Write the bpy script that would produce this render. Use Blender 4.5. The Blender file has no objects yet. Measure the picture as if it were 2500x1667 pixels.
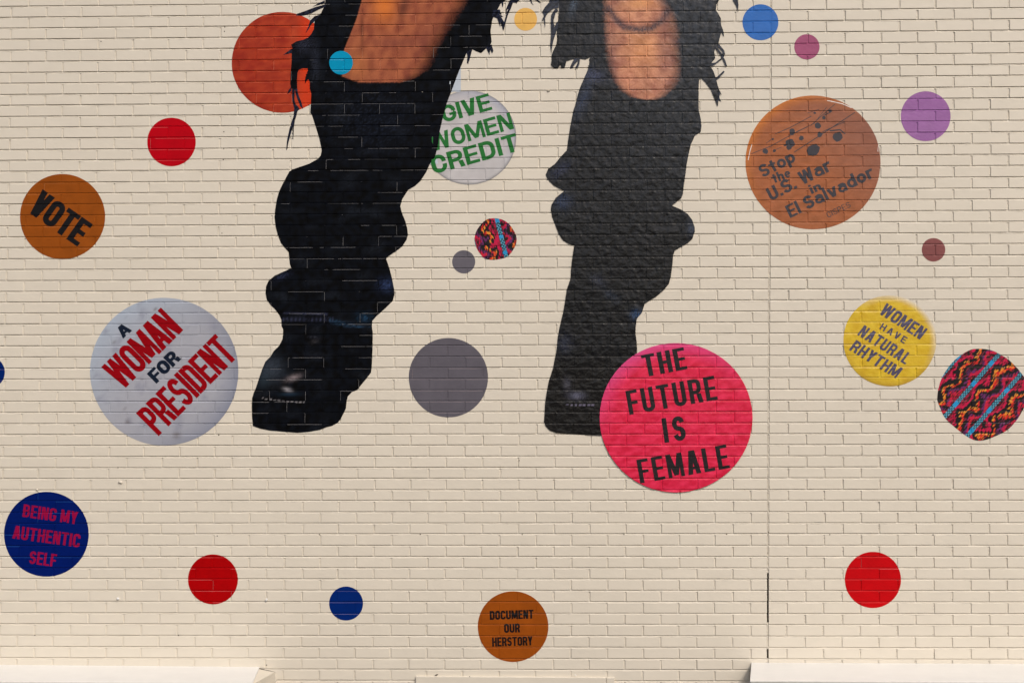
import bpy, math, random
import numpy as np
from mathutils import Vector, Matrix, noise

# ------------------------------------------------------------------ camera
SC = bpy.context.scene
COL = SC.collection
FOC = 50.0
FPX = FOC / 36.0 * 2500.0
YAW, PIT, ROL = -0.0261177, 0.0405890, 0.0011158
CAMX, CAMZ, CAMD = 3.33839, -2.43838, 8.64949
ZOFF = 7.4                      # height of the first measured course above the street
cy_, sy_, cp_, sp_, cr_, sr_ = math.cos(YAW), math.sin(YAW), math.cos(PIT), math.sin(PIT), math.cos(ROL), math.sin(ROL)
FW = Vector((sy_ * cp_, cy_ * cp_, sp_))
R0 = Vector((cy_, -sy_, 0))
U0 = R0.cross(FW)
RT = cr_ * R0 + sr_ * U0
UP = -sr_ * R0 + cr_ * U0
CAMP = Vector((CAMX, -CAMD, CAMZ + ZOFF))
cam_data = bpy.data.cameras.new("camera")
cam = bpy.data.objects.new("camera", cam_data)
COL.objects.link(cam)
cam_data.lens = FOC
cam_data.sensor_width = 36.0
cam_data.clip_start = 0.05
cam_data.clip_end = 2000
m = Matrix((RT, UP, -FW)).transposed().to_4x4()
m.translation = CAMP
cam.matrix_world = m
SC.camera = cam

# ------------------------------------------------------------------ light
SUN_EL, SUN_AZ = math.radians(47), math.radians(150)     # azimuth clockwise from +Y
world = bpy.data.worlds.new("World")
SC.world = world
world.use_nodes = True
wn = world.node_tree
bg = wn.nodes["Background"]
sky = wn.nodes.new("ShaderNodeTexSky")
sky.sky_type = 'NISHITA'
sky.sun_disc = False
sky.sun_elevation = SUN_EL
sky.sun_rotation = SUN_AZ
sky.dust_density = 5.0
sky.air_density = 1.0
sky.ozone_density = 0.6
wn.links.new(sky.outputs[0], bg.inputs[0])
bg.inputs[1].default_value = 0.10
sun_data = bpy.data.lights.new("sun", 'SUN')
sun_data.energy = 1.4
sun_data.angle = math.radians(11)
sun_data.color = (1.0, 0.93, 0.84)
sun = bpy.data.objects.new("sun", sun_data)
COL.objects.link(sun)
sdir = Vector((math.sin(SUN_AZ) * math.cos(SUN_EL), math.cos(SUN_AZ) * math.cos(SUN_EL), math.sin(SUN_EL)))
sun.rotation_euler = sdir.to_track_quat('Z', 'Y').to_euler()
sun.location = (8, -8, 14)
SC.view_settings.view_transform = 'Standard'
SC.view_settings.look = 'None'
SC.view_settings.gamma = 1.0
SC.view_settings.exposure = 0.34
SC.view_settings.use_curve_mapping = False

random.seed(11)

# ------------------------------------------------------------------ helpers
def to_lin(c):
    return c / 12.92 if c <= 0.04045 else ((c + 0.055) / 1.055) ** 2.4
EXPO = 0.98      # photo brightness of a white wall under this light
def ph(r, g, b, k=1.0):
    "photo colour (0-255) -> base colour"
    return tuple(min(0.9, to_lin(v / 255.0) / EXPO * k) for v in (r, g, b))

def mixc(a, b, t):
    t = min(1, max(0, t))
    return tuple(a[i] + (b[i] - a[i]) * t for i in range(3))

def wall_xz(px, py):
    "pixel of the 2500 px photograph -> (x, z) on the wall plane"
    d = FW + RT * ((px - 1250.0) / FPX) - UP * ((py - 833.5) / FPX)
    t = CAMD / d.y
    return CAMP.x + d.x * t, CAMP.z + d.z * t

def prop(o, label=None, cat=None, group=None, kind=None):
    if label: o["label"] = label
    if cat: o["category"] = cat
    if group: o["group"] = group
    if kind: o["kind"] = kind
    return o

def link(name, data, parent=None, loc=(0, 0, 0)):
    o = bpy.data.objects.new(name, data)
    COL.objects.link(o)
    o.location = loc
    if parent: o.parent = parent
    return o

def mesh(name, verts, faces, mat=None, cols=None, smooth=False):
    me = bpy.data.meshes.new(name)
    me.from_pydata([tuple(v) for v in verts], [], faces)
    if mat: me.materials.append(mat)
    if cols is not None:
        ca = me.color_attributes.new("print", 'FLOAT_COLOR', 'POINT')
        arr = np.ones((len(verts), 4), dtype=np.float32)
        arr[:, :3] = np.array(cols, dtype=np.float32)
        ca.data.foreach_set("color", arr.ravel())
    if smooth:
        me.polygons.foreach_set("use_smooth", [True] * len(me.polygons))
    me.update()
    return me

# ------------------------------------------------------------------ materials
def newmat(name):
    mt = bpy.data.materials.new(name)
    mt.use_nodes = True
    nt = mt.node_tree
    return mt, nt, nt.nodes["Principled BSDF"]

def nd(nt, typ, **kw):
    n = nt.nodes.new(typ)
    for k, v in kw.items():
        setattr(n, k, v)
    return n

def paint_material(name, base, rough=0.5, vary=0.05, bump=0.25, pits=False, streak=True):
    mt, nt, bs = newmat(name)
    geo = nd(nt, "ShaderNodeNewGeometry")
    info = nd(nt, "ShaderNodeObjectInfo")
    mp = nd(nt, "ShaderNodeMapping")
    mp.inputs["Scale"].default_value = (5, 5, 22) if streak else (14, 14, 14)
    nt.links.new(geo.outputs["Position"], mp.inputs["Vector"])
    n1 = nd(nt, "ShaderNodeTexNoise"); n1.inputs["Scale"].default_value = 1.6; n1.inputs["Detail"].default_value = 5
    nt.links.new(mp.outputs[0], n1.inputs["Vector"])
    n0 = nd(nt, "ShaderNodeTexNoise"); n0.inputs["Scale"].default_value = 0.9; n0.inputs["Detail"].default_value = 3
    nt.links.new(geo.outputs["Position"], n0.inputs["Vector"])
    # per brick voronoi-like tint from the position (bricks of the joined part vary too)
    wv = nd(nt, "ShaderNodeTexNoise"); wv.inputs["Scale"].default_value = 7.0; wv.inputs["Detail"].default_value = 1
    nt.links.new(geo.outputs["Position"], wv.inputs["Vector"])
    a1 = nd(nt, "ShaderNodeMath", operation='MULTIPLY_ADD'); a1.inputs[1].default_value = 0.5; a1.inputs[2].default_value = 0
    nt.links.new(n1.outputs[0], a1.inputs[0])
    a2 = nd(nt, "ShaderNodeMath", operation='MULTIPLY_ADD'); a2.inputs[1].default_value = 0.8
    nt.links.new(n0.outputs[0], a2.inputs[0]); nt.links.new(a1.outputs[0], a2.inputs[2])
    a3 = nd(nt, "ShaderNodeMath", operation='MULTIPLY_ADD'); a3.inputs[1].default_value = 0.7
    nt.links.new(wv.outputs[0], a3.inputs[0]); nt.links.new(a2.outputs[0], a3.inputs[2])
    rg = nd(nt, "ShaderNodeMapRange")
    rg.inputs["From Min"].default_value = 0.6; rg.inputs["From Max"].default_value = 1.4
    rg.inputs["To Min"].default_value = 1 - vary; rg.inputs["To Max"].default_value = 1 + vary
    nt.links.new(a3.outputs[0], rg.inputs["Value"])
    mul = nd(nt, "ShaderNodeVectorMath", operation='SCALE')
    mul.inputs[0].default_value = base
    nt.links.new(rg.outputs[0], mul.inputs["Scale"])
    last = mul.outputs[0]
    if pits:
        np_ = nd(nt, "ShaderNodeTexNoise"); np_.inputs["Scale"].default_value = 150; np_.inputs["Detail"].default_value = 3
        nt.links.new(geo.outputs["Position"], np_.inputs["Vector"])
        pr = nd(nt, "ShaderNodeMapRange")
        pr.inputs["From Min"].default_value = 0.60; pr.inputs["From Max"].default_value = 0.70
        nt.links.new(np_.outputs[0], pr.inputs["Value"])
        mx = nd(nt, "ShaderNodeMix", data_type='RGBA')
        nt.links.new(pr.outputs[0], mx.inputs["Factor"])
        nt.links.new(last, mx.inputs["A"])
        mx.inputs["B"].default_value = (0.20, 0.17, 0.13, 1)
        last = mx.outputs["Result"]
    nt.links.new(last, bs.inputs["Base Color"])
    bs.inputs["Roughness"].default_value = rough
    bs.inputs["Specular IOR Level"].default_value = 0.45
    nb = nd(nt, "ShaderNodeTexNoise"); nb.inputs["Scale"].default_value = 160 if not pits else 260; nb.inputs["Detail"].default_value = 4
    nt.links.new(geo.outputs["Position"], nb.inputs["Vector"])
    nb2 = nd(nt, "ShaderNodeTexNoise"); nb2.inputs["Scale"].default_value = 26; nb2.inputs["Detail"].default_value = 2
    nt.links.new(geo.outputs["Position"], nb2.inputs["Vector"])
    sm = nd(nt, "ShaderNodeMath", operation='MULTIPLY_ADD'); sm.inputs[1].default_value = 2.5
    nt.links.new(nb2.outputs[0], sm.inputs[0]); nt.links.new(nb.outputs[0], sm.inputs[2])
    bp = nd(nt, "ShaderNodeBump"); bp.inputs["Strength"].default_value = bump; bp.inputs["Distance"].default_value = 0.0012
    nt.links.new(sm.outputs[0], bp.inputs["Height"])
    nt.links.new(bp.outputs[0], bs.inputs["Normal"])
    return mt

def film_material(name, base=None, bdist=0.003, bdetail=4, rough=0.38, spec=0.3, bump=0.3, vary=0.10, bscale=55, attr=False, grain=0.0):
    mt, nt, bs = newmat(name)
    geo = nd(nt, "ShaderNodeNewGeometry")
    n1 = nd(nt, "ShaderNodeTexNoise"); n1.inputs["Scale"].default_value = 9; n1.inputs["Detail"].default_value = 6
    n1.inputs["Roughness"].default_value = 0.65
    nt.links.new(geo.outputs["Position"], n1.inputs["Vector"])
    rg = nd(nt, "ShaderNodeMapRange")
    rg.inputs["From Min"].default_value = 0.3; rg.inputs["From Max"].default_value = 0.7
    rg.inputs["To Min"].default_value = 1 - vary; rg.inputs["To Max"].default_value = 1 + vary
    nt.links.new(n1.outputs[0], rg.inputs["Value"])
    fac = rg.outputs[0]
    if grain:
        n2 = nd(nt, "ShaderNodeTexNoise"); n2.inputs["Scale"].default_value = 320; n2.inputs["Detail"].default_value = 1
        nt.links.new(geo.outputs["Position"], n2.inputs["Vector"])
        r2 = nd(nt, "ShaderNodeMapRange")
        r2.inputs["From Min"].default_value = 0.35; r2.inputs["From Max"].default_value = 0.65
        r2.inputs["To Min"].default_value = 1 - grain; r2.inputs["To Max"].default_value = 1 + grain
        nt.links.new(n2.outputs[0], r2.inputs["Value"])
        mm = nd(nt, "ShaderNodeMath", operation='MULTIPLY')
        nt.links.new(fac, mm.inputs[0]); nt.links.new(r2.outputs[0], mm.inputs[1])
        fac = mm.outputs[0]
    mul = nd(nt, "ShaderNodeVectorMath", operation='SCALE')
    if attr:
        at = nd(nt, "ShaderNodeVertexColor"); at.layer_name = "print"
        nt.links.new(at.outputs[0], mul.inputs[0])
    else:
        mul.inputs[0].default_value = base
    nt.links.new(fac, mul.inputs["Scale"])
    nt.links.new(mul.outputs[0], bs.inputs["Base Color"])
    bs.inputs["Roughness"].default_value = rough
    bs.inputs["Specular IOR Level"].default_value = spec
    nb = nd(nt, "ShaderNodeTexNoise"); nb.inputs["Scale"].default_value = bscale; nb.inputs["Detail"].default_value = bdetail
    nt.links.new(geo.outputs["Position"], nb.inputs["Vector"])
    bp = nd(nt, "ShaderNodeBump"); bp.inputs["Strength"].default_value = bump; bp.inputs["Distance"].default_value = bdist
    nt.links.new(nb.outputs[0], bp.inputs["Height"])
    nt.links.new(bp.outputs[0], bs.inputs["Normal"])
    return mt

WALLC = (0.650, 0.602, 0.515)
M_BRICK = paint_material("cream_painted_brick", WALLC, rough=0.33, vary=0.045, bump=0.35)
M_MORTAR = paint_material("cream_painted_mortar", tuple(v * 0.97 for v in WALLC), rough=0.6, vary=0.06, bump=0.8, pits=False, streak=False)
M_MORTAR_ROUGH = paint_material("cream_painted_rough_mortar", tuple(v * 0.94 for v in WALLC), rough=0.75, vary=0.10, bump=1.0, pits=True, streak=False)
M_SEAL = paint_material("cream_painted_sealant", tuple(v * 0.95 for v in WALLC), rough=0.45, vary=0.06, bump=1.0, pits=True, streak=False)
M_PANEL = paint_material("cream_painted_panel", tuple(v * 0.95 for v in WALLC), rough=0.45, vary=0.05, bump=0.2)
M_WHITE = paint_material("white_metal_cap", (0.70, 0.70, 0.685), rough=0.35, vary=0.05, bump=0.08, streak=False)
M_GAP = film_material("dark_gap", (0.006, 0.005, 0.004), rough=0.9, spec=0.0, bump=0)
M_EDGE_GLINT = film_material("split_print_edge", (.25, .245, .25), rough=.6, spec=.2, bump=0)  # painted highlight for film edges that catch the sky at the joints
M_HOLE = film_material("dark_hole", (0.03, 0.025, 0.02), rough=0.9, spec=0.0, bump=0)

# ------------------------------------------------------------------ wall layout (measured from the courses)
def line_y(n, px):
    L = np.interp(n, [2, 14, 29, 48, 59], [69.4, 391.6, 790.3, 1302, 1603])
    R = np.interp(n, [2, 14, 29, 48, 59], [45.9, 376.3, 784.2, 1301.4, 1606.8])
    if n < 2: L, R = 69.4 - (2 - n) * 26.9, 45.9 - (2 - n) * 27.53
    if n > 59: L, R = 1603 + (n - 59) * 27.3, 1606.8 + (n - 59) * 27.4
    return L + (R - L) * px / 2500.0

N0, N1 = -14, 106
LINE = {}
rl = random.Random(5)
for n in range(N0, N1 + 1):
    j = rl.uniform(-0.5, 0.5)
    x0, z0 = wall_xz(0, line_y(n, 0) + j)
    x1, z1 = wall_xz(2500, line_y(n, 2500) + j)
    b = (z1 - z0) / (x1 - x0)
    LINE[n] = (z0 - b * x0, b)
def line_z(n, x):
    a, b = LINE[n]
    return a + b * x

JB = 0.0102          # bed joint height
S = 0.0009           # film step under an arris
DEEP = 0.0060        # recess right under a brick
HB = 0.0             # nominal brick face
XLEFT, XRIGHT = -2.6, 9.2

def row_py(r): return line_y(r, 1250) - 12
def corr(j): return np.interp(j, [0, 6, 12, 15, 18, 21], [0, -5, -5, -2, -0.5, 0])
def joint_left(j, r):
    a = np.interp(r, [1, 15, 29, 39, 49, 59, 70], [28.1, 23, 14, 8.9, 4.0, -1.3, -6])
    b = np.interp(r, [1, 29, 49, 59], [1838, 1836.7, 1832.4, 1831.6])
    return a + (b - a) * j / 21.0 + corr(j)
def joint_right(k, r):
    a = np.interp(r, [1, 27, 49, 59], [1927.8, 1925, 1923.5, 1919.6])
    b = np.interp(r, [1, 27, 49, 59], [2463.3, 2460, 2458.7, 2459.9])
    return a + (b - a) * k / 6.0
def exp_px(r): return np.interp(r, [1, 18, 29, 43, 59], [1882.7, 1880, 1877.5, 1875.8, 1874.4])

# ROWS[r] = list of bricks (x0, x1, dict) ; x0/x1 in metres at mid height
rj = random.Random(3)
ROWS = {}
EXPX = {}
for r in range(N0 + 1, N1 + 1):
    py = row_py(r)
    odd = (r % 2 != 0)
    ex = wall_xz(exp_px(r), py)[0]
    EXPX[r] = ex
    eps = 0.0055
    bounds = []          # (joint centre, half width)
    js = []
    j = 21 if odd else 20.5
    while True:
        x = wall_xz(joint_left(j, r) + rj.uniform(-1.1, 1.1), py)[0]
        if x < XLEFT: break
        js.append(x); j -= 1
    js = js[::-1]
    left = [XLEFT] + js
    bricks = []
    wl = 0.0042 + rj.uniform(0, 0.0006)
    for a, b in zip(left[:-1], left[1:]):
        if b - a < 0.03: continue
        bricks.append([a + wl, b - wl])
    bricks.append([js[-1] + wl, ex - eps])
    ks = []
    k = 0 if odd else 0.5
    while True:
        x = wall_xz(joint_right(k, r) + rj.uniform(-1.0, 1.0), py)[0]
        if x > XRIGHT: break
        ks.append(x); k += 1
    wr = np.interp(r, [0, 25, 60], [0.0056, 0.0050, 0.0046]) + rj.uniform(-0.0003, 0.0006)
    bricks.append([ex + eps, ks[0] - wr])
    for a, b in zip(ks[:-1], ks[1:]):
        bricks.append([a + wr, b - wr])
    out = []
    for a, b in bricks:
        out.append(dict(x0=a, x1=b, h=rj.uniform(0, 0.0011), tx=rj.uniform(-0.0045, 0.0045), tz=rj.gauss(0, 0.010),
                        lo=rj.uniform(0, 0.0006), hi=rj.uniform(0, 0.0008)))
    ROWS[r] = out

def brick_span(r, x):
    "z of brick bottom and top at x"
    return line_z(r, x), line_z(r - 1, x) - JB
def brick_h(bk, r, x, z):
    cx = (bk['x0'] + bk['x1']) / 2
    zb, zt = brick_span(r, cx)
    return bk['h'] + bk['tx'] * (x - cx) + bk['tz'] * (z - (zb + zt) / 2)

# ------------------------------------------------------------------ the brick wall
wall = prop(link("brick_wall", None, loc=(0, 0, 0)), "cream painted brick wall of running bond carrying the round mural decals", "wall")
BEV = 0.0013
DEP = 0.09
def brick_shape(w, h, v):
    "box with a chamfered, slightly uneven front; local x width, z height, front at y=0"
    rr = random.Random(v)
    e = lambda: rr.uniform(-0.0004, 0.0004)
    fr = [(-w / 2 + BEV + e(), 0, -h / 2 + BEV + e()), (w / 2 - BEV + e(), 0, -h / 2 + BEV + e()),
          (w / 2 - BEV + e(), 0, h / 2 - BEV + e()), (-w / 2 + BEV + e(), 0, h / 2 - BEV + e())]
    md = [(-w / 2, BEV, -h / 2), (w / 2, BEV, -h / 2), (w / 2, BEV, h / 2), (-w / 2, BEV, h / 2)]
    bk = [(x, DEP, z) for x, y, z in md]
    vs = fr + md + bk
    fs = [(0, 1, 2, 3)]
    for i in range(4):
        k = (i + 1) % 4
        fs.append((4 + i, 4 + k, k, i))
        fs.append((8 + i, 8 + k, 4 + k, 4 + i))
    return vs, fs

def brick_matrix(bk, r):
    cx = (bk['x0'] + bk['x1']) / 2
    zb, zt = brick_span(r, cx)
    zb += bk['lo']; zt -= bk['hi']
    cz = (zb + zt) / 2
    slope = (LINE[r][1] + LINE[r - 1][1]) / 2
    mt = Matrix.Translation((cx, -(bk['h']), cz))
    # outward (-y) displacement grows with x by tx and with z by tz
    rot = Matrix.Rotation(-bk['tx'], 4, 'Z') @ Matrix.Rotation(bk['tz'], 4, 'X') @ Matrix.Rotation(-slope, 4, 'Y')
    return mt @ rot, bk['x1'] - bk['x0'], zt - zb

DISCS_PX = [(689, 153, 124), (1145, 336, 116), (1985, 397, 166), (418.7, 347, 60), (152.8, 529, 105), (401, 907, 182),
            (1650, 1019, 188), (2172, 832, 114), (2405, 963, 110), (113, 1303, 104), (1252, 1528, 87), (2131, 1415, 69),
            (520, 1413, 61), (845, 1472, 42), (1095, 921, 97), (2260, 284, 61), (1857, 55, 44)]
def covered(px, py):
    for x, y, r in DISCS_PX:
        if (px - x) ** 2 + (py - y) ** 2 < (r + 30) ** 2: return True
    if 600 < px < 1180 and py < 1070: return True
    if 1320 < px < 1760 and py < 1080: return True
    if py > 1600 or py < 0 or px > 2455 or px < 45: return True
    return False

cand = []
for r, lst in ROWS.items():
    for i, bk in enumerate(lst):
        cx = (bk['x0'] + bk['x1']) / 2
        if bk['x1'] - bk['x0'] < 0.19: continue
        # projected size
        zb, zt = brick_span(r, cx)
        d = Vector((cx, 0, (zb + zt) / 2)) - CAMP
        w = d.dot(FW)
        px = 1250 + FPX * d.dot(RT) / w
        py = 833.5 - FPX * d.dot(UP) / w
        if covered(px, py): continue
        area = (bk['x1'] - bk['x0']) * (zt - zb) / (w * w)
        cand.append((area, r, i))
cand.sort(reverse=True)
single = set((r, i) for _, r, i in cand[:300])

unit = []
UW, UH = 0.2085, 0.0572
for v in range(6):
    vs, fs = brick_shape(UW, UH, 40 + v)
    unit.append(mesh("brick", vs, fs, M_BRICK))
SV, SF = [], []
for r, lst in ROWS.items():
    for i, bk in enumerate(lst):
        mt, w, h = brick_matrix(bk, r)
        if (r, i) in single:
            o = link("brick", unit[(r * 7 + i * 3) % 6], wall)
            o.matrix_world = mt @ Matrix.Diagonal((w / UW, 1, h / UH, 1))
        else:
            vs, fs = brick_shape(w, h, r * 100 + i)
            b0 = len(SV)
            SV += [mt @ Vector(v) for v in vs]
            SF += [tuple(b0 + q for q in f) for f in fs]
prop(link("brick", mesh("bricks_rest", SV, SF, M_BRICK), wall), kind="stuff")

# mortar: bed joints struck so that they are deep under the upper brick and flush on the lower one
def mortar_sheets():
    rr = random.Random(8)
    for side in (0, 1):
        V, F = [], []          # bed joints
        V2, F2 = [], []        # head joints
        for r in range(N0 + 2, N1 + 1):
            xs0 = XLEFT if side == 0 else EXPX[r] + 0.0055
            xs1 = EXPX[r] - 0.0055 if side == 0 else XRIGHT
            # bed joint between row r (below) and row r-1 (above)
            n = int((xs1 - xs0) / 0.035) + 1
            b0 = len(V)
            for k in range(n + 1):
                x = xs0 + (xs1 - xs0) * k / n
                zt = line_z(r - 1, x); zb = zt - JB
                dd = DEEP + rr.uniform(-0.0008, 0.0010)
                V += [(x, 0.0006 + rr.uniform(-0.0006, 0.0006), zb - 0.0005), (x, 0.0002 + rr.uniform(-0.0004, 0.0006), zb + 0.0016),
                      (x, dd, zt - 0.0021 + rr.uniform(-0.0004, 0.0004)), (x, dd + 0.002, zt + 0.003)]
                if k:
                    a = b0 + 4 * (k - 1)
                    F += [(a + q, a + 4 + q, a + 5 + q, a + 1 + q) for q in range(3)]
            bl = ROWS[r]
            for A, B in zip(bl[:-1], bl[1:]):
                if B['x0'] - A['x1'] > 0.0108 and abs((A['x1'] + B['x0']) / 2 - EXPX[r]) < 0.01: continue
                if (A['x1'] < EXPX[r]) != (side == 0): continue
                xa, xb = A['x1'] - 0.001, B['x0'] + 0.001
                zb, zt = brick_span(r, xa)
                dep = 0.0050 if side == 0 else 0.0047
                if rr.random() < 0.18: dep += 0.0014
                b1 = len(V2)
                for k in range(4):
                    z = zb + 0.0002 + (zt - zb) * k / 3
                    q = rr.uniform(-0.0005, 0.0005)
                    V2 += [(xa, dep * 0.62 + q, z), (xa + (xb - xa) * .6, dep * .8 + q, z), (xb, dep + q, z)]
                    if k:
                        a = b1 + 3 * (k - 1)
                        F2 += [(a, a + 1, a + 4, a + 3), (a + 1, a + 2, a + 5, a + 4)]
        link("mortar", mesh("bed_mortar", V, F, M_MORTAR), wall)
        link("mortar", mesh("head_mortar", V2, F2, M_MORTAR if side == 0 else M_MORTAR_ROUGH), wall)
mortar_sheets()

# backing behind the whole veneer, and the movement joint
zlo, zhi = 0.0, line_z(N0, 3)
link("backing", mesh("backing", [(XLEFT, .085, zlo), (XRIGHT, .085, zlo), (XRIGHT, .085, zhi + .3), (XLEFT, .085, zhi + .3),
     (XLEFT, .3, zlo), (XRIGHT, .3, zlo), (XRIGHT, .3, zhi + .3), (XLEFT, .3, zhi + .3)],
     [(0, 1, 2, 3), (7, 6, 5, 4), (3, 2, 6, 7), (0, 3, 7, 4), (1, 5, 6, 2)], M_GAP), wall)

def sealant():
    rr = random.Random(21)
    gaps = [(1398, 1518), (1583.5, 1606)]
    def seg(p0, p1):
        V, F = [], []
        n = max(2, int((p1 - p0) / 3.5))
        for k in range(n + 1):
            py = p0 + (p1 - p0) * k / n
            px = np.interp(py, [0, 500, 786, 1200, 1600], [1882.7, 1880, 1877.5, 1875.8, 1874.4])
            x, z = wall_xz(px, py)
            dx = rr.uniform(-0.0022, 0.0018)
            lump = 0.0022 if rr.random() < 0.10 else 0
            d = 0.0034 + rr.uniform(-0.0008, 0.0012) - lump
            V += [(x - 0.0062, 0.0085, z), (x - 0.0030 + dx, d, z), (x + 0.0032 + dx, d + 0.0004, z), (x + 0.0062, 0.0080, z)]
            if k:
                a = 4 * (k - 1)
                F += [(a + q + 4, a + q + 5, a + q + 1, a + q) for q in range(3)]
        link("sealant", mesh("sealant", V, F, M_SEAL, smooth=True), wall)
    edges = [-330] + [v for g in gaps for v in g] + [2900]
    for a, b in zip(edges[::2], edges[1::2]): seg(a, b)
    # crumbs of old sealant left in the open joint
    V, F = [], []
    for k in range(26):
        py = rr.uniform(1400, 1516)
        x, z = wall_xz(np.interp(py, [1200, 1600], [1875.8, 1874.4]) + rr.uniform(-1.2, 1.2), py)
        s = rr.uniform(0.0012, 0.0028)
        b0 = len(V)
        V += [(x - s, 0.012, z), (x, 0.008, z - s), (x + s, 0.012, z), (x, 0.011, z + s), (x, 0.03, z)]
        F += [(b0, b0 + 1, b0 + 3), (b0 + 1, b0 + 2, b0 + 3), (b0, b0 + 4, b0 + 1), (b0 + 1, b0 + 4, b0 + 2)]
    prop(link("sealant_crumbs", mesh("sealant_crumbs", V, F, film_material("old_sealant", (0.09, 0.07, 0.05), rough=0.9, spec=0.1)), wall), kind="stuff")
sealant()

# small fixings and drilled holes
def lathe(prof, n=14):
    V, F = [], []
    for i, (rad, y) in enumerate(prof):
        for k in range(n):
            a = 2 * math.pi * k / n
            V.append((rad * math.cos(a), y, rad * math.sin(a)))
        if i:
            for k in range(n):
                k2 = (k + 1) % n
                F.append(((i - 1) * n + k, (i - 1) * n + k2, i * n + k2, i * n + k))
    F.append(tuple((len(prof) - 1) * n + k for k in range(n)))
    return V, F
hole_me = mesh("drill_hole", *lathe([(0.0034, -0.0016), (0.0034, -0.0019)], 8), M_HOLE)
for px, py in [(549, 66.8), (548, 77.5), (546.7, 322), (546.7, 363), (545.4, 390.3), (542, 569.6), (534.4, 1061.2), (288.3, 1140.8),
               (438.3, 1194.4), (530.6, 1307.4), (779.8, 1304), (1026, 1303.5), (1275, 1304), (1523.5, 1303.5), (1774, 1303),
               (2026, 1304), (2277.5, 1304.5), (85.5, 1549.7), (435.7, 1549.7), (651, 1622.4), (1267.6, 1123.7), (246.8, 102)]:
    x, z = wall_xz(px, py)
    link("drill_hole", hole_me, wall, (x, 0, z))
bolt_me = mesh("bolt_cap", *lathe([(0.0085, 0.002), (0.0085, -0.006), (0.0065, -0.0095), (0.003, -0.0115), (0.0008, -0.012)]), M_WHITE, smooth=False)
for px, py, lab in [(288.3, 1460.4, "white round bolt cap low on the wall left of the lower left red disc"),
                    (651, 1463, "small white broken bolt cap just right of the lower left red disc")]:
    x, z = wall_xz(px, py)
    o = prop(link("bolt_cap", bolt_me, None, (x, 0, z)), lab, "bolt", "old painted fixings left in the wall")
    if px > 600: o.scale = (0.7, 1.1, 1.15); o.rotation_euler = (0.3, 0.4, 0)
def blob_fixing(px, py, w, h, lab):
    x, z = wall_xz(px, py)
    V, F = lathe([(1, 0.003), (0.95, -0.003), (0.6, -0.007), (0.25, -0.010), (0.05, -0.011)], 12)
    rr = random.Random(int(px))
    V = [(v[0] * w * rr.uniform(.8, 1.1), v[1], v[2] * h * rr.uniform(.8, 1.1)) for v in V]
    prop(link("anchor_blob", mesh("anchor_blob", V, F, M_SEAL, smooth=True), None, (x, 0, z)), lab, "anchor", "old painted fixings left in the wall")
blob_fixing(294.6, 1176.8, 0.017, 0.010, "oval painted-over anchor stub below the woman for president disc")
blob_fixing(90.6, 1195, 0.007, 0.006, "tiny painted-over anchor stub just above the blue authentic self disc")
blob_fixing(1339, 222.5, 0.011, 0.004, "thin paint chip in a bed joint right of the green lettered disc")

# ------------------------------------------------------------------ film that follows the brick relief
def clip_half(poly, a, b, c):
    "keep a*x+b*z+c >= 0"
    out = []
    n = len(poly)
    for i in range(n):
        p = poly[i]; q = poly[(i + 1) % n]
        dp = a * p[0] + b * p[1] + c
        dq = a * q[0] + b * q[1] + c
        if dp >= 0: out.append(p)
        if (dp > 0 and dq < 0) or (dp < 0 and dq > 0):
            t = dp / (dp - dq)
            out.append((p[0] + (q[0] - p[0]) * t, p[1] + (q[1] - p[1]) * t))
    return out

class Cell:
    __slots__ = ("p", "h", "k")
    def __init__(s, p, h, k=0): s.p, s.h, s.k = p, h, k

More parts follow.
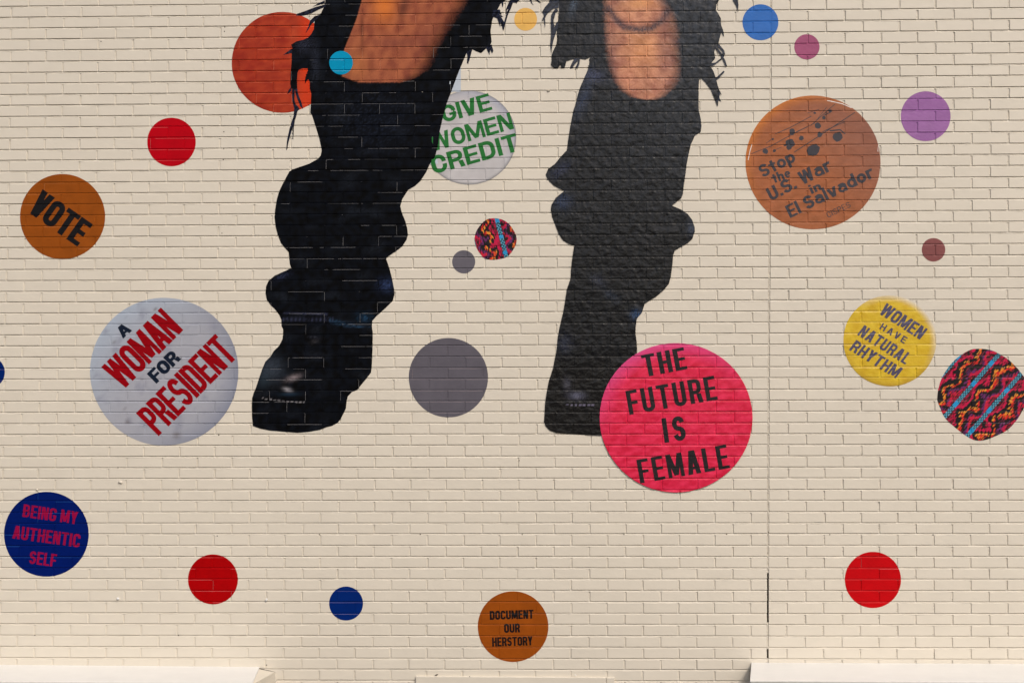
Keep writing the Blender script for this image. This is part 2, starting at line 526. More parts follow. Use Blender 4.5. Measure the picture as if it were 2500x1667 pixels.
def cells_in(x0, x1, z0, z1, ds=None, fl=-.0036):
    """cells (convex quads with corner heights) of the wall relief inside a box.
       order of corners: bottom left, bottom right, top right, top left"""
    for r in range(N0 + 2, N1):
        zt = line_z(r - 1, x0); zt2 = line_z(r - 1, x1); zb = line_z(r, x0); zb2 = line_z(r, x1)
        if max(zt, zt2) < z0 - .02 or min(zb, zb2) > z1 + .02: continue
        bl = [b for b in ROWS[r] if b['x1'] > x0 - 0.25 and b['x0'] < x1 + 0.25]
        # x nodes: (x, brick, factor)
        nodes = []
        st = 0.0010
        for i, b in enumerate(bl):
            xs = [b['x0'], b['x1']]
            if ds:
                k = max(1, int(round((b['x1'] - b['x0']) / ds)))
                xs = [b['x0'] + (b['x1'] - b['x0']) * q / k for q in range(k + 1)]
                xs = [xs[0], xs[0] + .0022] + xs[1:-1] + [xs[-1] - .0022, xs[-1]]
            if i:
                nodes.append((b['x0'] - st - .0013, b, 0.0)); nodes.append((b['x0'] - st, b, 0.0))
            for x in xs: nodes.append((x, b, 1.0))
            if i < len(bl) - 1: nodes.append((b['x1'] + st, b, 0.0))
        up = [b for b in ROWS[r - 1] if b['x1'] > x0 - 0.5 and b['x0'] < x1 + 0.5]
        headd = 0.0016 if bl and bl[0]['x0'] < 4.6 else 0.003
        def ztop(x, r=r): return line_z(r - 1, x) - JB
        def colh(nd_, z):
            x, b, f = nd_
            hb = brick_h(b, r, min(max(x, b['x0']), b['x1']), z)
            hd = -0.0010 if abs(x - EXPX[r]) < .012 else ((-0.0018 if x < 4.66 else -0.0030) if fl < -.003 else (-.0027 if fl < -.002 else -.0016))
            if f != 1.0 and abs(z - ztop(x)) < 1e-5: return -.0002 if fl != -.0027 else fl
            return hb if f == 1.0 else hd
        # brick zone
        kz = 1 if not ds else max(1, int(round(0.057 / ds)))
        for A, B in zip(nodes[:-1], nodes[1:]):
            if B[0] < x0 - .001 or A[0] > x1 + .001: continue
            fzs = [q / kz for q in range(kz + 1)]
            if ds: fzs = [0, .04] + fzs[1:-1] + [.96, 1]
            for f0, f1 in zip(fzs[:-1], fzs[1:]):
                P, H = [], []
                for (N_, f) in ((A, f0), (B, f0), (B, f1), (A, f1)):
                    x = N_[0]
                    zb_ = line_z(r, x); z = zb_ + (ztop(x) - zb_) * f
                    P.append((x, z)); H.append(colh(N_, z))
                yield Cell(P, H, (('h', r, round(B[1]['x0'] * 50)) if (A[2] == 0 and B[2] == 0 and B[0] - A[0] < .0015) else 0))
            # struck bed joint above this row
            x, x_ = A[0], B[0]
            zt0, zt1 = ztop(x), ztop(x_)
            u0, u1 = line_z(r - 1, x) - S, line_z(r - 1, x_) - S
            hA, hB = colh(A, zt0), colh(B, zt1)
            e, e2 = .0009, .0021
            f0 = fl
            mA = mB = (.0002 if fl != -.0027 else fl)
            g0, g1 = u0 - .0022, u1 - .0022
            yield Cell([(x, zt0), (x_, zt1), (x_, zt1 + e), (x, zt0 + e)], [hA, hB, mB, mA], ('b', r, round((A[1]['x0'] + B[1]['x0']) * 25)))
            yield Cell([(x, zt0 + e), (x_, zt1 + e), (x_, zt1 + e2), (x, zt0 + e2)], [mA, mB, mB, mA])
            yield Cell([(x, zt0 + e2), (x_, zt1 + e2), (x_, g1), (x, g0)], [mA, mB, f0, f0])
            yield Cell([(x, g0), (x_, g1), (x_, u1), (x, u0)], [f0, f0, f0, f0])
        # little step up to the arris of this row's bricks (below it)
        for A, B in zip(nodes[:-1], nodes[1:]):
            if B[0] < x0 - .001 or A[0] > x1 + .001: continue
            x, x_ = A[0], B[0]
            z, z_ = line_z(r, x), line_z(r, x_)
            yield Cell([(x, z - S), (x_, z_ - S), (x_, z_), (x, z)], [fl, fl, colh(B, z_), colh(A, z)])

def cell_height(c, x, z):
    p, h = c.p, c.h
    dx = p[1][0] - p[0][0]
    u = 0.5 if dx < 1e-9 else min(1, max(0, (x - p[0][0]) / dx))
    zb = p[0][1] + (p[1][1] - p[0][1]) * u
    zt = p[3][1] + (p[2][1] - p[3][1]) * u
    v = 0.5 if zt - zb < 1e-9 else min(1, max(0, (z - zb) / (zt - zb)))
    return (h[0] * (1 - u) + h[1] * u) * (1 - v) + (h[3] * (1 - u) + h[2] * u) * v

def inside_poly(poly, x, z):
    c = False
    n = len(poly)
    j = n - 1
    for i in range(n):
        xi, zi = poly[i]; xj, zj = poly[j]
        if (zi > z) != (zj > z) and x < (xj - xi) * (z - zi) / (zj - zi) + xi: c = not c
        j = i
    return c

def film(name, polys_px, layer, mat, parent=None, ds=None, colorfn=None, wrinkle=0.0, convex=False, select=None, glint=0.0, glint_mat=None, flat=False):
    """polys_px: outlines in photo pixels; convex=True -> many small convex pieces (lettering)"""
    V, F, C, key = [], [], [], {}
    MI = []
    def vid(x, z, h):
        k = (round(x * 2e5), round(z * 2e5), round(h * 2e4))
        i = key.get(k)
        if i is None:
            i = key[k] = len(V)
            hh = h
            if wrinkle:
                q = noise.noise(Vector((x * 30, z * 30, 3.1))) + 0.6 * noise.noise(Vector((x * 75, z * 75, 9.1)))
                q2 = abs(noise.noise(Vector((x * 17, z * 22, 5.7))))
                hh = h + wrinkle * max(0, 0.9 + q) + wrinkle * max(0, 0.12 - q2) * 9
            V.append((x, -(hh + layer), z))
        return i
    for pp in polys_px:
        P = [wall_xz(a, b) for a, b in pp]
        if sum(P[i][0] * P[(i + 1) % len(P)][1] - P[(i + 1) % len(P)][0] * P[i][1] for i in range(len(P))) < 0: P = P[::-1]
        xs = [p[0] for p in P]; zs = [p[1] for p in P]
        bx0, bx1, bz0, bz1 = min(xs), max(xs), min(zs), max(zs)
        edges = [(P[i], P[(i + 1) % len(P)]) for i in range(len(P))]
        for c in cells_in(bx0, bx1, bz0, bz1, ds, (-.0027 if layer > .0026 else -.0013) if (wrinkle or flat) else -.0036):
            cx0, cx1 = c.p[0][0], c.p[1][0]
            cz0 = min(c.p[0][1], c.p[1][1]); cz1 = max(c.p[2][1], c.p[3][1])
            if cx1 < bx0 or cx0 > bx1 or cz1 < bz0 or cz0 > bz1: continue
            if select and not select((cx0 + cx1) / 2, (cz0 + cz1) / 2): continue
            near = False
            for a, b in edges:
                if (a[0] < cx0 and b[0] < cx0) or (a[0] > cx1 and b[0] > cx1) or (a[1] < cz0 and b[1] < cz0) or (a[1] > cz1 and b[1] > cz1): continue
                near = True; break
            if not near:
                if inside_poly(P, (cx0 + cx1) / 2, (cz0 + cz1) / 2): q = c.p
                else: continue
            else:
                q = P
                for i in range(4):
                    a, b = c.p[i], c.p[(i + 1) % 4]
                    nx, nz = -(b[1] - a[1]), (b[0] - a[0])
                    q = clip_half(q, nx, nz, -(nx * a[0] + nz * a[1]))
                    if len(q) < 3: break
                if len(q) < 3: continue
            ids = []
            for x, z in q:
                i = vid(x, z, cell_height(c, x, z))
                if i not in ids: ids.append(i)
            if len(ids) >= 3:
                F.append(tuple(ids))
                ms = 0
                if glint and c.k:
                    rs = random.Random(repr(c.k) + name)
                    # sky glints painted along joint edges: most beds, some heads, rarely whole bricks
                    disc = name == 'mural_disc'
                    lim = glint if c.k[0] == 'b' else glint * (.3 if disc else .8)
                    if rs.random() < lim:
                        t0 = rs.uniform(-.3, .1 if disc else .4); t1 = rs.uniform(.9 if disc else .55, 1.3)
                        if c.k[0] == 'b':
                            xm = (c.p[0][0] + c.p[1][0]) / 2
                            t = ((xm * 4.63) + rs.random()) % 1.0
                            ms = 1 if t0 < t < t1 else 0
                        else: ms = 1
                MI.append(ms)
    if colorfn:
        C = [colorfn(v[0], v[2]) for v in V]
    me = mesh(name, V, F, mat, C if colorfn else None, smooth=bool(wrinkle))
    if glint and any(MI):
        me.materials.append(glint_mat or M_EDGE_GLINT)
        me.polygons.foreach_set('material_index', MI)
    return link(name, me, parent)

def circle(cx, cy, rx, ry=None, n=72, wob=0.0, seed=0):
    ry = ry or rx
    rr = random.Random(seed)
    ph1, ph2, ph3 = rr.uniform(0, 6), rr.uniform(0, 6), rr.uniform(0, 6)
    out = []
    for k in range(n):
        a = 2 * math.pi * k / n
        w = 1 + wob * (math.sin(3 * a + ph1) * .5 + math.sin(5 * a + ph2) * .3 + math.sin(9 * a + ph3) * .2)
        out.append((cx + rx * w * math.cos(a), cy + ry * w * math.sin(a)))
    return out

# ------------------------------------------------------------------ block lettering made of convex pieces
def strip(pts, t, closed=False):
    "mitred stroke of width t along pts -> quads"
    n = len(pts)
    L, R = [], []
    for i in range(n):
        p = Vector(pts[i])
        if closed:
            a = Vector(pts[i - 1]); b = Vector(pts[(i + 1) % n])
        else:
            a = Vector(pts[max(0, i - 1)]); b = Vector(pts[min(n - 1, i + 1)])
        d1 = (p - a); d2 = (b - p)
        if d1.length < 1e-9: d1 = d2
        if d2.length < 1e-9: d2 = d1
        d1.normalize(); d2.normalize()
        n1 = Vector((-d1.y, d1.x)); n2 = Vector((-d2.y, d2.x))
        m_ = (n1 + n2)
        if m_.length < 1e-6: m_ = n1
        m_.normalize()
        k = t / 2 / max(0.35, m_.dot(n1))
        L.append(p + m_ * k); R.append(p - m_ * k)
    q = []
    for i in range(n if closed else n - 1):
        j = (i + 1) % n
        q.append([tuple(L[i]), tuple(L[j]), tuple(R[j]), tuple(R[i])])
    return q
def rect(a, b, c, d): return [[(a, b), (c, b), (c, d), (a, d)]]
def dia(xb, yb, xt, yt, w): return [[(xb - w / 2, yb), (xb + w / 2, yb), (xt + w / 2, yt), (xt - w / 2, yt)]]
def arc(cx, cy, rx, ry, a0, a1, n=7):
    return [(cx + rx * math.cos(math.radians(a0 + (a1 - a0) * k / n)), cy + ry * math.sin(math.radians(a0 + (a1 - a0) * k / n))) for k in range(n + 1)]
def ring(x0, y0, x1, y1, rx, ry):
    return arc(x1 - rx, y1 - ry, rx, ry, 0, 90) + arc(x0 + rx, y1 - ry, rx, ry, 90, 180) + arc(x0 + rx, y0 + ry, rx, ry, 180, 270) + arc(x1 - rx, y0 + ry, rx, ry, 270, 360)
def glyph(c, W, T, rnd):
    h = T / 2
    rx = max(0.02, (W - T) / 2 * rnd); ry = max(0.02, min((1 - T) / 2, (W - T) / 2 * rnd * 1.1))
    if c == 'I': return rect(0, 0, T, 1), T
    if c == 'L': return rect(0, 0, T, 1) + rect(T, 0, W * .86, T * .85), W * .86
    if c == 'E': return rect(0, 0, T, 1) + rect(T, 0, W * .9, T * .85) + rect(T, 1 - T * .85, W * .9, 1) + rect(T, .5 - T * .4, W * .84, .5 + T * .4), W * .9
    if c == 'F': return rect(0, 0, T, 1) + rect(T, 1 - T * .85, W * .88, 1) + rect(T, .48 - T * .4, W * .82, .48 + T * .4), W * .88
    if c == 'H': return rect(0, 0, T, 1) + rect(W - T, 0, W, 1) + rect(T, .5 - T * .42, W - T, .5 + T * .42), W
    if c == 'T': return rect(0, 1 - T * .85, W, 1) + rect(W / 2 - h, 0, W / 2 + h, 1 - T * .85), W
    if c == 'O': return strip(ring(h, h, W - h, 1 - h, rx, ry), T, True), W
    if c == 'U': return strip([(h, 1)] + arc(h + rx, h + ry, rx, ry, 180, 270) + arc(W - h - rx, h + ry, rx, ry, 270, 360) + [(W - h, 1)], T), W
    if c in 'CG':
        y1 = 1 - h - ry - (.06 if c == 'C' else .04); y0 = h + ry + .06
        p = [(W - h, min(y1, .68))] + arc(W - h - rx, 1 - h - ry, rx, ry, 0, 90) + arc(h + rx, 1 - h - ry, rx, ry, 90, 180) + arc(h + rx, h + ry, rx, ry, 180, 270) + arc(W - h - rx, h + ry, rx, ry, 270, 360)
        if c == 'C': return strip(p + [(W - h, max(y0, .32))], T), W
        return strip(p + [(W - h, .34)], T) + rect(W * .52, .34, W, .34 + T * .8), W
    if c == 'D':
        p = [(T, h * .85)] + arc(W - h - rx, h + ry, rx, ry, 270, 360)[0:] + arc(W - h - rx, 1 - h - ry, rx, ry, 0, 90) + [(T, 1 - h * .85)]
        return rect(0, 0, T, 1) + strip(p, T), W
    if c in 'PR':
        yb = .44 + h * .2
        r2 = min(rx, (1 - h - yb) / 2)
        p = [(T, yb)] + arc(W - h - r2, yb + r2, r2, r2, 270, 360) + arc(W - h - r2, 1 - h - r2, r2, r2, 0, 90) + [(T, 1 - h)]
        g = rect(0, 0, T, 1) + strip(p, T * .95)
        if c == 'R': g += dia(W - h * .9, 0, W - h * 1.5, yb - h * .9, T * 1.05)
        return g, W
    if c == 'B':
        r2 = min(rx, .16)
        p = [(T, h)] + arc(W - h - r2, h + r2, r2, r2, 270, 360) + arc(W - h - r2, .52 - r2, r2, r2, 0, 90) + [(T, .52)]
        q = [(T, .52)] + arc(W - h * 1.2 - r2, .52 + r2, r2, r2, 270, 360) + arc(W - h * 1.2 - r2, 1 - h - r2, r2, r2, 0, 90) + [(T, 1 - h)]
        return rect(0, 0, T, 1) + strip(p, T * .9) + strip(q, T * .9), W
    if c == 'S':
        a = (W - T) / 2; b = (1 - T) / 4
        p = arc(W / 2, 1 - h - b, a, b, 10, 180, 9) + arc(W / 2, 1 - h - b, a, b, 180, 262, 5) + arc(W / 2, h + b, a, b, 82, 0, 5) + arc(W / 2, h + b, a, b, 0, -170, 9)
        return strip(p, T), W
    if c == 'A':
        w = W * 1.05
        return dia(T * .55, 0, w / 2 - T * .12, 1, T * 1.1) + dia(w - T * .55, 0, w / 2 + T * .12, 1, T * 1.1) + rect(w * .28, .2, w * .72, .2 + T * .75), w
    if c == 'V':
        return dia(w_ := W / 2 - T * .1, 0, T * .55, 1, T * 1.1) + dia(W / 2 + T * .1, 0, W - T * .55, 1, T * 1.1), W
    if c == 'Y': return dia(W / 2 - T * .05, .42, T * .55, 1, T * 1.08) + dia(W / 2 + T * .05, .42, W - T * .55, 1, T * 1.08) + rect(W / 2 - h, 0, W / 2 + h, .44), W
    if c == 'N': return rect(0, 0, T * .9, 1) + rect(W - T * .9, 0, W, 1) + dia(W - T * .62, 0, T * .62, 1, T * 1.15), W
    if c == 'M':
        w = W * 1.3
        return rect(0, 0, T * .85, 1) + rect(w - T * .85, 0, w, 1) + dia(w / 2, .08, T * .55, 1, T * 1.05) + dia(w / 2, .08, w - T * .55, 1, T * 1.05), w
    if c == 'W':
        w = W * 1.45
        return dia(w * .27, 0, T * .5, 1, T) + dia(w * .27, 0, w * .5, 1, T * .9) + dia(w * .73, 0, w * .5, 1, T * .9) + dia(w * .73, 0, w - T * .5, 1, T), w
    xh = .72
    if c == 'o': return strip(ring(h, h, W - h, xh - h, (W - T) / 2, (xh - T) / 2), T, True), W
    if c in 'pd':
        g = strip(ring(h, h, W - h, xh - h, (W - T) / 2, (xh - T) / 2), T, True)
        return g + (rect(0, -.28, T, xh) if c == 'p' else rect(W - T, 0, W, 1.02)), W
    if c == 'a':
        return strip(ring(h, h, W - h, .46, (W - T) / 2, (.46 - h) / 2), T * .9, True) + strip([(W - h, 0), (W - h, .46)] + arc(W / 2, .46, (W - T) / 2, xh - h - .46, 0, 150), T * .9), W
    if c == 'e':
        return strip([(h, .38), (W - h, .38)] + arc(W / 2, xh / 2 + .02, (W - T) / 2, (xh - T) / 2, 0, 310, 16), T * .85), W
    if c == 't': return rect(W * .3, .02, W * .3 + T, .95) + rect(0, xh - T * .8, W * .8, xh), W * .82
    if c == 'h': return rect(0, 0, T, 1.02) + strip([(h, .4)] + arc(W / 2, xh - h - .14, (W - T) / 2, .14, 180, 0) + [(W - h, 0)], T), W
    if c == 'n': return rect(0, 0, T, xh) + strip([(h, .4)] + arc(W / 2, xh - h - .14, (W - T) / 2, .14, 180, 0) + [(W - h, 0)], T), W
    if c == 'r': return rect(0, 0, T, xh) + strip([(h, .4)] + arc(W / 2, xh - h - .14, (W - T) / 2, .14, 180, 50), T), W * .8
    if c == 'i': return rect(0, 0, T, xh) + rect(0, .84, T, .84 + T), T
    if c == 'l': return rect(0, 0, T, 1.02), T
    if c == 'v': return dia(W / 2 - T * .1, 0, h, xh, T * 1.05) + dia(W / 2 + T * .1, 0, W - h, xh, T * 1.05), W
    if c == '.': return rect(0, 0, T, T), T
    return [], W * .5
def text_polys(s, cx, cy, ang, cap, width, W=.5, T=.22, gap=.07, rnd=1.0, shear=0.0):
    "ang: degrees, positive = clockwise on the photo (y down)"
    x = 0; G = []
    for ch in s:
        if ch == ' ': x += W * .5; continue
        g, w = glyph(ch, W, T, rnd)
        G.append((x, g)); x += w + gap
    tot = x - gap
    sx = width / (tot * cap)
    a = math.radians(ang); ca, sa = math.cos(a), math.sin(a)
    out = []
    for x0, g in G:
        for q in g:
            pq = []
            for (u, v) in q:
                X = ((x0 + u) - tot / 2) * cap * sx + (v - .5) * cap * shear
                Y = -(v - .5) * cap
                pq.append((cx + X * ca - Y * sa, cy + X * sa + Y * ca))
            out.append(pq)
    return out
def lettering(parent, s, cx, cy, ang, cap, width, layer, mat, W=.5, T=.22, gap=.07, rnd=1.0, shear=0.0, name="lettering"):
    flat = mat in (M_BLACKR, M_SLATE) if 'M_SLATE' in globals() else ('M_BLACKR' in globals() and mat == M_BLACKR)
    o = None
    ps = text_polys(s, cx, cy, ang, cap, width, W, T, gap, rnd, shear)
    # strokes of one letter may overlap: lift odd pieces by a hair so no two lie in the same plane
    V, F = [], []
    objs = []
    for k, p in enumerate(ps):
        o = film(name, [p], layer + 0.00002 * (k % 9), mat, None, flat=flat)
        me = o.data
        b0 = len(V)
        V += [tuple(v.co) for v in me.vertices]
        F += [tuple(b0 + i for i in f.vertices) for f in me.polygons]
        bpy.data.objects.remove(o); bpy.data.meshes.remove(me)
    return link(name, mesh(name, V, F, mat), parent)

# ------------------------------------------------------------------ the round decals
L1, L2, L3, LT = 0.0008, 0.0016, 0.0024, 0.0005
L4 = 0.0064
GRP = "round printed discs scattered over the brick wall"
def smat(name, rgb, right=0.0, k=1.0, **kw):
    kw.setdefault('spec', 0.07 + 0.43 * right)
    kw.setdefault('rough', 0.42)
    kw.setdefault('bump', 0.15 + 0.5 * right)
    return film_material(name, ph(*rgb, k), **kw)
def plain(name, cx, cy, r, rgb, label, right=0.0, layer=L1, wob=0.003, **kw):
    o = film("mural_disc", [circle(cx, cy, r, wob=wob, seed=int(cx))], layer, smat(name, rgb, right, **kw), ds=.03, glint=max(0, .75 - right * 1.4),
             glint_mat=film_material('split_' + name, mixc(ph(*rgb), (.55, .42, .40), .42), rough=.6, spec=.2, bump=0))  # paler tint of the disc for its painted joint-edge highlights
    return prop(o, label, "mural disc", GRP)
plain("cyan_print", 832.9, 154.1, 28.8, (0, 138, 180), "small cyan disc overlapping the bare shin of the left leg", layer=L3)
plain("ochre_print", 1283.2, 48, 27.8, (218, 172, 88), "small ochre yellow disc between the two legs at the top", .5)
plain("azure_print", 1856.6, 55.4, 43.8, (28, 98, 178), "bright blue disc crossing the vertical joint at top right", .7)
plain("plum_print", 1969.9, 115.3, 30.8, (150, 68, 108), "small plum magenta disc below right of the bright blue disc", .8)
plain("violet_print", 2259.9, 284.4, 60.7, (142, 90, 152), "violet purple disc near the upper right edge", .9)
plain("red_print", 418.7, 347.1, 59.2, (172, 0, 18), "plain red disc at upper left above the brown vote disc")
plain("red_print_low", 520, 1413.4, 60.9, (158, 0, 4), "plain red disc at lower left between two blue discs")
plain("red_print_right", 2131.1, 1414.7, 68.5, (182, 0, 10), "plain red disc at lower right above the white canopy", .15)
plain("slate_print", 1132.1, 639.3, 28.1, (95, 92, 101), "small slate grey disc beside the small woven pattern disc", .2)
plain("slate_print_big", 1094.8, 921.6, 96.7, (90, 87, 96), "large slate grey disc between the two boots", .15)
plain("maroon_print", 2279, 610, 28.6, (122, 66, 66), "small maroon disc below the violet disc on the right", .7)
plain("navy_print", 845, 1472.2, 41.4, (0, 34, 104), "small dark blue disc low on the wall near the bottom centre left")
plain("navy_print_edge", -26, 908.5, 38, (0, 32, 100), "dark blue disc cut by the left edge of the photo")

def vcol(fn):
    def f(x, z): return fn(*wall_px(x, z))
    return f
def wall_px(x, z):
    d = Vector((x, 0, z)) - CAMP
    w = d.dot(FW)
    return 1250 + FPX * d.dot(RT) / w, 833.5 - FPX * d.dot(UP) / w
def nz(x, y, s, o=0.0): return noise.noise(Vector((x / s, y / s, o)))

# orange disc behind the left leg
def c_orange(px, py):
    q = nz(px, py * 2, 26, 1) + .6 * nz(px * .7, py * 2, 9, 2)
    c = mixc(ph(140, 34, 14), ph(172, 62, 30), .35 + .7 * q + (px - 640) / 420)
    if px > 722: c = mixc(c, ph(190, 52, 12), (px - 722) / 22)
    return c
o = film("mural_disc", [circle(689, 153, 123, wob=.004, seed=2)], L1, film_material("orange_print", attr=True, spec=.2, bump=.4), ds=.02, colorfn=vcol(c_orange), glint=.6, glint_mat=film_material('split_orange', ph(214, 120, 92), rough=.6))
prop(o, "big rust orange disc tucked behind the left leg's torn cloth", "mural disc", GRP)

# VOTE
M_BROWN = smat("brown_print", (138, 70, 14), .1, vary=.14)
M_BLACK = film_material("black_lettering", ph(14, 12, 14), rough=.4, spec=.2, bump=.2)
o = prop(film("mural_disc", [circle(152.8, 529.1, 103.8, wob=.002, seed=4)], L1, M_BROWN, ds=.03, glint=.4, glint_mat=film_material('split_brown', ph(178, 116, 70), rough=.6)), "brown disc with VOTE in slanted black capitals", "mural disc", GRP)
lettering(o, "VOTE", 146.7, 532.3, 35, 66, 150, L1 + LT, M_BLACK, W=.54, T=.205, gap=.03, rnd=.9)

# A WOMAN FOR PRESIDENT
def c_badge(px, py):
    dx, dy = (px - 401) / 181, (py - 907) / 181
    r = math.hypot(dx, dy)
    base = ph(156, 158, 168)
    c = mixc(base, ph(160, 172, 188), max(0, (-dx * .7 - dy * .7)) * 1.5 * max(0, r - .35))
    c = mixc(c, ph(112, 118, 138), max(0, r - .72) * 2.6 * max(0, .2 + dx * .8 + dy * .3))
    q = nz(px, py, 30, 7) + .5 * nz(px, py, 11, 4)
    c = mixc(c, ph(125, 128, 145), max(0, q - .15) * .9)
    for sx, sy, sr in ((431, 1062, 9), (312, 1030, 6), (307, 999, 3), (463, 919, 4), (345, 925, 3), (380, 756, 4), (277, 836, 3)):
        d = math.hypot(px - sx, (py - sy) * 1.2)
        c = mixc(c, ph(92, 84, 84), (1 - d / sr / 1.6) * .8)
    return c
o = film("mural_disc", [circle(401.3, 906.9, 181, 180, n=96, wob=.003, seed=5)], L1, film_material("white_badge_print", attr=True, spec=.25, rough=.38, bump=.2, vary=.03), ds=.018, colorfn=vcol(c_badge), glint=.8, glint_mat=film_material('split_badge', ph(190, 196, 210), rough=.6))
prop(o, "large grey white badge reading A WOMAN FOR PRESIDENT in red and navy", "mural disc", GRP)
M_CRIMSON = film_material("crimson_lettering", ph(138, 2, 14), rough=.4, spec=.08, bump=.2)
M_NAVY = film_material("navy_lettering", ph(8, 22, 42), rough=.4, spec=.2, bump=.2)
lettering(o, "A", 302, 806, -42, 29, 30, L1 + LT, M_NAVY, W=.9, T=.28)
lettering(o, "WOMAN", 347.5, 851, -45, 78, 206, L1 + LT, M_CRIMSON, W=.50, T=.18, gap=.012)
lettering(o, "FOR", 400.5, 894.5, -45, 34, 85, L1 + LT, M_NAVY, W=.72, T=.25, gap=.03)
lettering(o, "PRESIDENT", 456.5, 939.5, -45, 79, 274, L1 + LT, M_CRIMSON, W=.44, T=.165, gap=.03)

# BEING MY AUTHENTIC SELF
M_ROSE = film_material("rose_lettering", ph(138, 4, 58), rough=.45, spec=.12, bump=.1)
o = prop(film("mural_disc", [circle(113.5, 1303.3, 103.4, wob=.0015, seed=6)], L1, smat("royal_blue_print", (0, 22, 92)), ds=.03, glint=.6, glint_mat=film_material("split_blue", ph(20, 90, 150), rough=.6)), "deep blue disc reading BEING MY AUTHENTIC SELF in crimson", "mural disc", GRP)
lettering(o, "BEING MY", 123, 1254.6, 8, 31, 134, L1 + LT, M_ROSE, W=.46, T=.165, gap=.07, rnd=.8)
lettering(o, "AUTHENTIC", 114, 1308.7, 7.8, 32, 165, L1 + LT, M_ROSE, W=.48, T=.17, gap=.07, rnd=.8)
lettering(o, "SELF", 105.1, 1363.5, 7.5, 31, 66, L1 + LT, M_ROSE, W=.48, T=.17, gap=.07, rnd=.8)

# DOCUMENT OUR HERSTORY
o = prop(film("mural_disc", [circle(1252.6, 1528.5, 86.2, wob=.0015, seed=7)], L1, smat("brown_print_low", (142, 70, 12), .1, vary=.14)), "brown disc reading DOCUMENT OUR HERSTORY at the bottom centre", "mural disc", GRP)
lettering(o, "DOCUMENT", 1249.2, 1499.6, -1.8, 21.5, 107, L1 + LT, M_BLACK, W=.54, T=.205, gap=.06, rnd=.8)
lettering(o, "OUR", 1250, 1532.3, -1.5, 21.5, 38.5, L1 + LT, M_BLACK, W=.54, T=.205, gap=.06, rnd=.8)
lettering(o, "HERSTORY", 1250.8, 1564.7, -1.8, 22, 98.5, L1 + LT, M_BLACK, W=.54, T=.2, gap=.06, rnd=.8)

# THE FUTURE IS FEMALE
def c_pink(px, py):
    dx, dy = (px - 1650) / 186, (py - 1019) / 182
    q = nz(px, py * 2.2, 24, 3) + .5 * nz(px, py * 2, 8, 8)
    c = mixc(ph(192, 6, 52), ph(222, 42, 84), .42 + .9 * q)
    c = mixc(c, ph(205, 70, 135), max(0, math.hypot(dx, dy) - .78) * 4 * max(0, -dy - .1 - dx * .4))
    return c
o = film("mural_disc", [circle(1650.2, 1019.3, 186.5, 181.9, n=96, wob=.002, seed=8)], L4, film_material("pink_print", attr=True, spec=.4, rough=.36, bump=.6, bscale=45, vary=.05), ds=.014, colorfn=vcol(c_pink), wrinkle=.0002)
prop(o, "large pink red disc reading THE FUTURE IS FEMALE over the right boot toe", "mural disc", GRP)
M_BLACKR = film_material("worn_black_lettering", ph(26, 22, 26), rough=.4, spec=.35, bump=.5, vary=.3)
LP = L4 + LT + .0004
lettering(o, "THE", 1621.4, 883.9, -10.8, 54, 106, LP, M_BLACKR, W=.46, T=.165, gap=.10, rnd=.9)
lettering(o, "FUTURE", 1639.5, 964.6, -9.9, 59, 219, LP, M_BLACKR, W=.46, T=.16, gap=.13, rnd=.9)
lettering(o, "IS", 1645.2, 1047.2, -8, 60, 54, LP, M_BLACKR, W=.48, T=.18, gap=.2, rnd=.9)
lettering(o, "FEMALE", 1667.6, 1131.9, -9.8, 58, 222, LP, M_BLACKR, W=.43, T=.15, gap=.12, rnd=.9)

# WOMEN HAVE NATURAL RHYTHM
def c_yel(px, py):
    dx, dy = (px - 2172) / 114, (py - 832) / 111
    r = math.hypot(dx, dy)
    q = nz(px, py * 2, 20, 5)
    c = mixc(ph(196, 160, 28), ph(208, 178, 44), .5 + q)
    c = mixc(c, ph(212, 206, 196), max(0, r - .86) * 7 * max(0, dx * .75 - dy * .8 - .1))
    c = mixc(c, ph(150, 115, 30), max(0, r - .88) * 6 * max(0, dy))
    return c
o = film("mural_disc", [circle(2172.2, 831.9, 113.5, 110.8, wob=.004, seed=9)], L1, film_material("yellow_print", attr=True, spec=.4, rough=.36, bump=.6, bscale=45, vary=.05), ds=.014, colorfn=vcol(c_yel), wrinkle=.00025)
prop(o, "yellow badge reading WOMEN HAVE NATURAL RHYTHM at the right", "mural disc", GRP)
M_SLATE = film_material("slate_blue_lettering", ph(76, 72, 96), rough=.4, spec=.3, bump=.4)
LY = L1 + LT + .0008
lettering(o, "WOMEN", 2204.9, 784.2, 32.5, 32.5, 119, LY, M_SLATE, W=.56, T=.19, gap=.08, rnd=.8, shear=.1)
lettering(o, "HAVE", 2181.4, 813.5, 31, 17, 71, LY, M_SLATE, W=.72, T=.2, gap=.34, rnd=.8)
lettering(o, "NATURAL", 2160.2, 841.6, 31.8, 29.5, 138, LY, M_SLATE, W=.54, T=.18, gap=.12, rnd=.8, shear=.1)
lettering(o, "RHYTHM", 2138.5, 876.5, 31.5, 30, 134, LY, M_SLATE, W=.56, T=.185, gap=.10, rnd=.8, shear=.1)

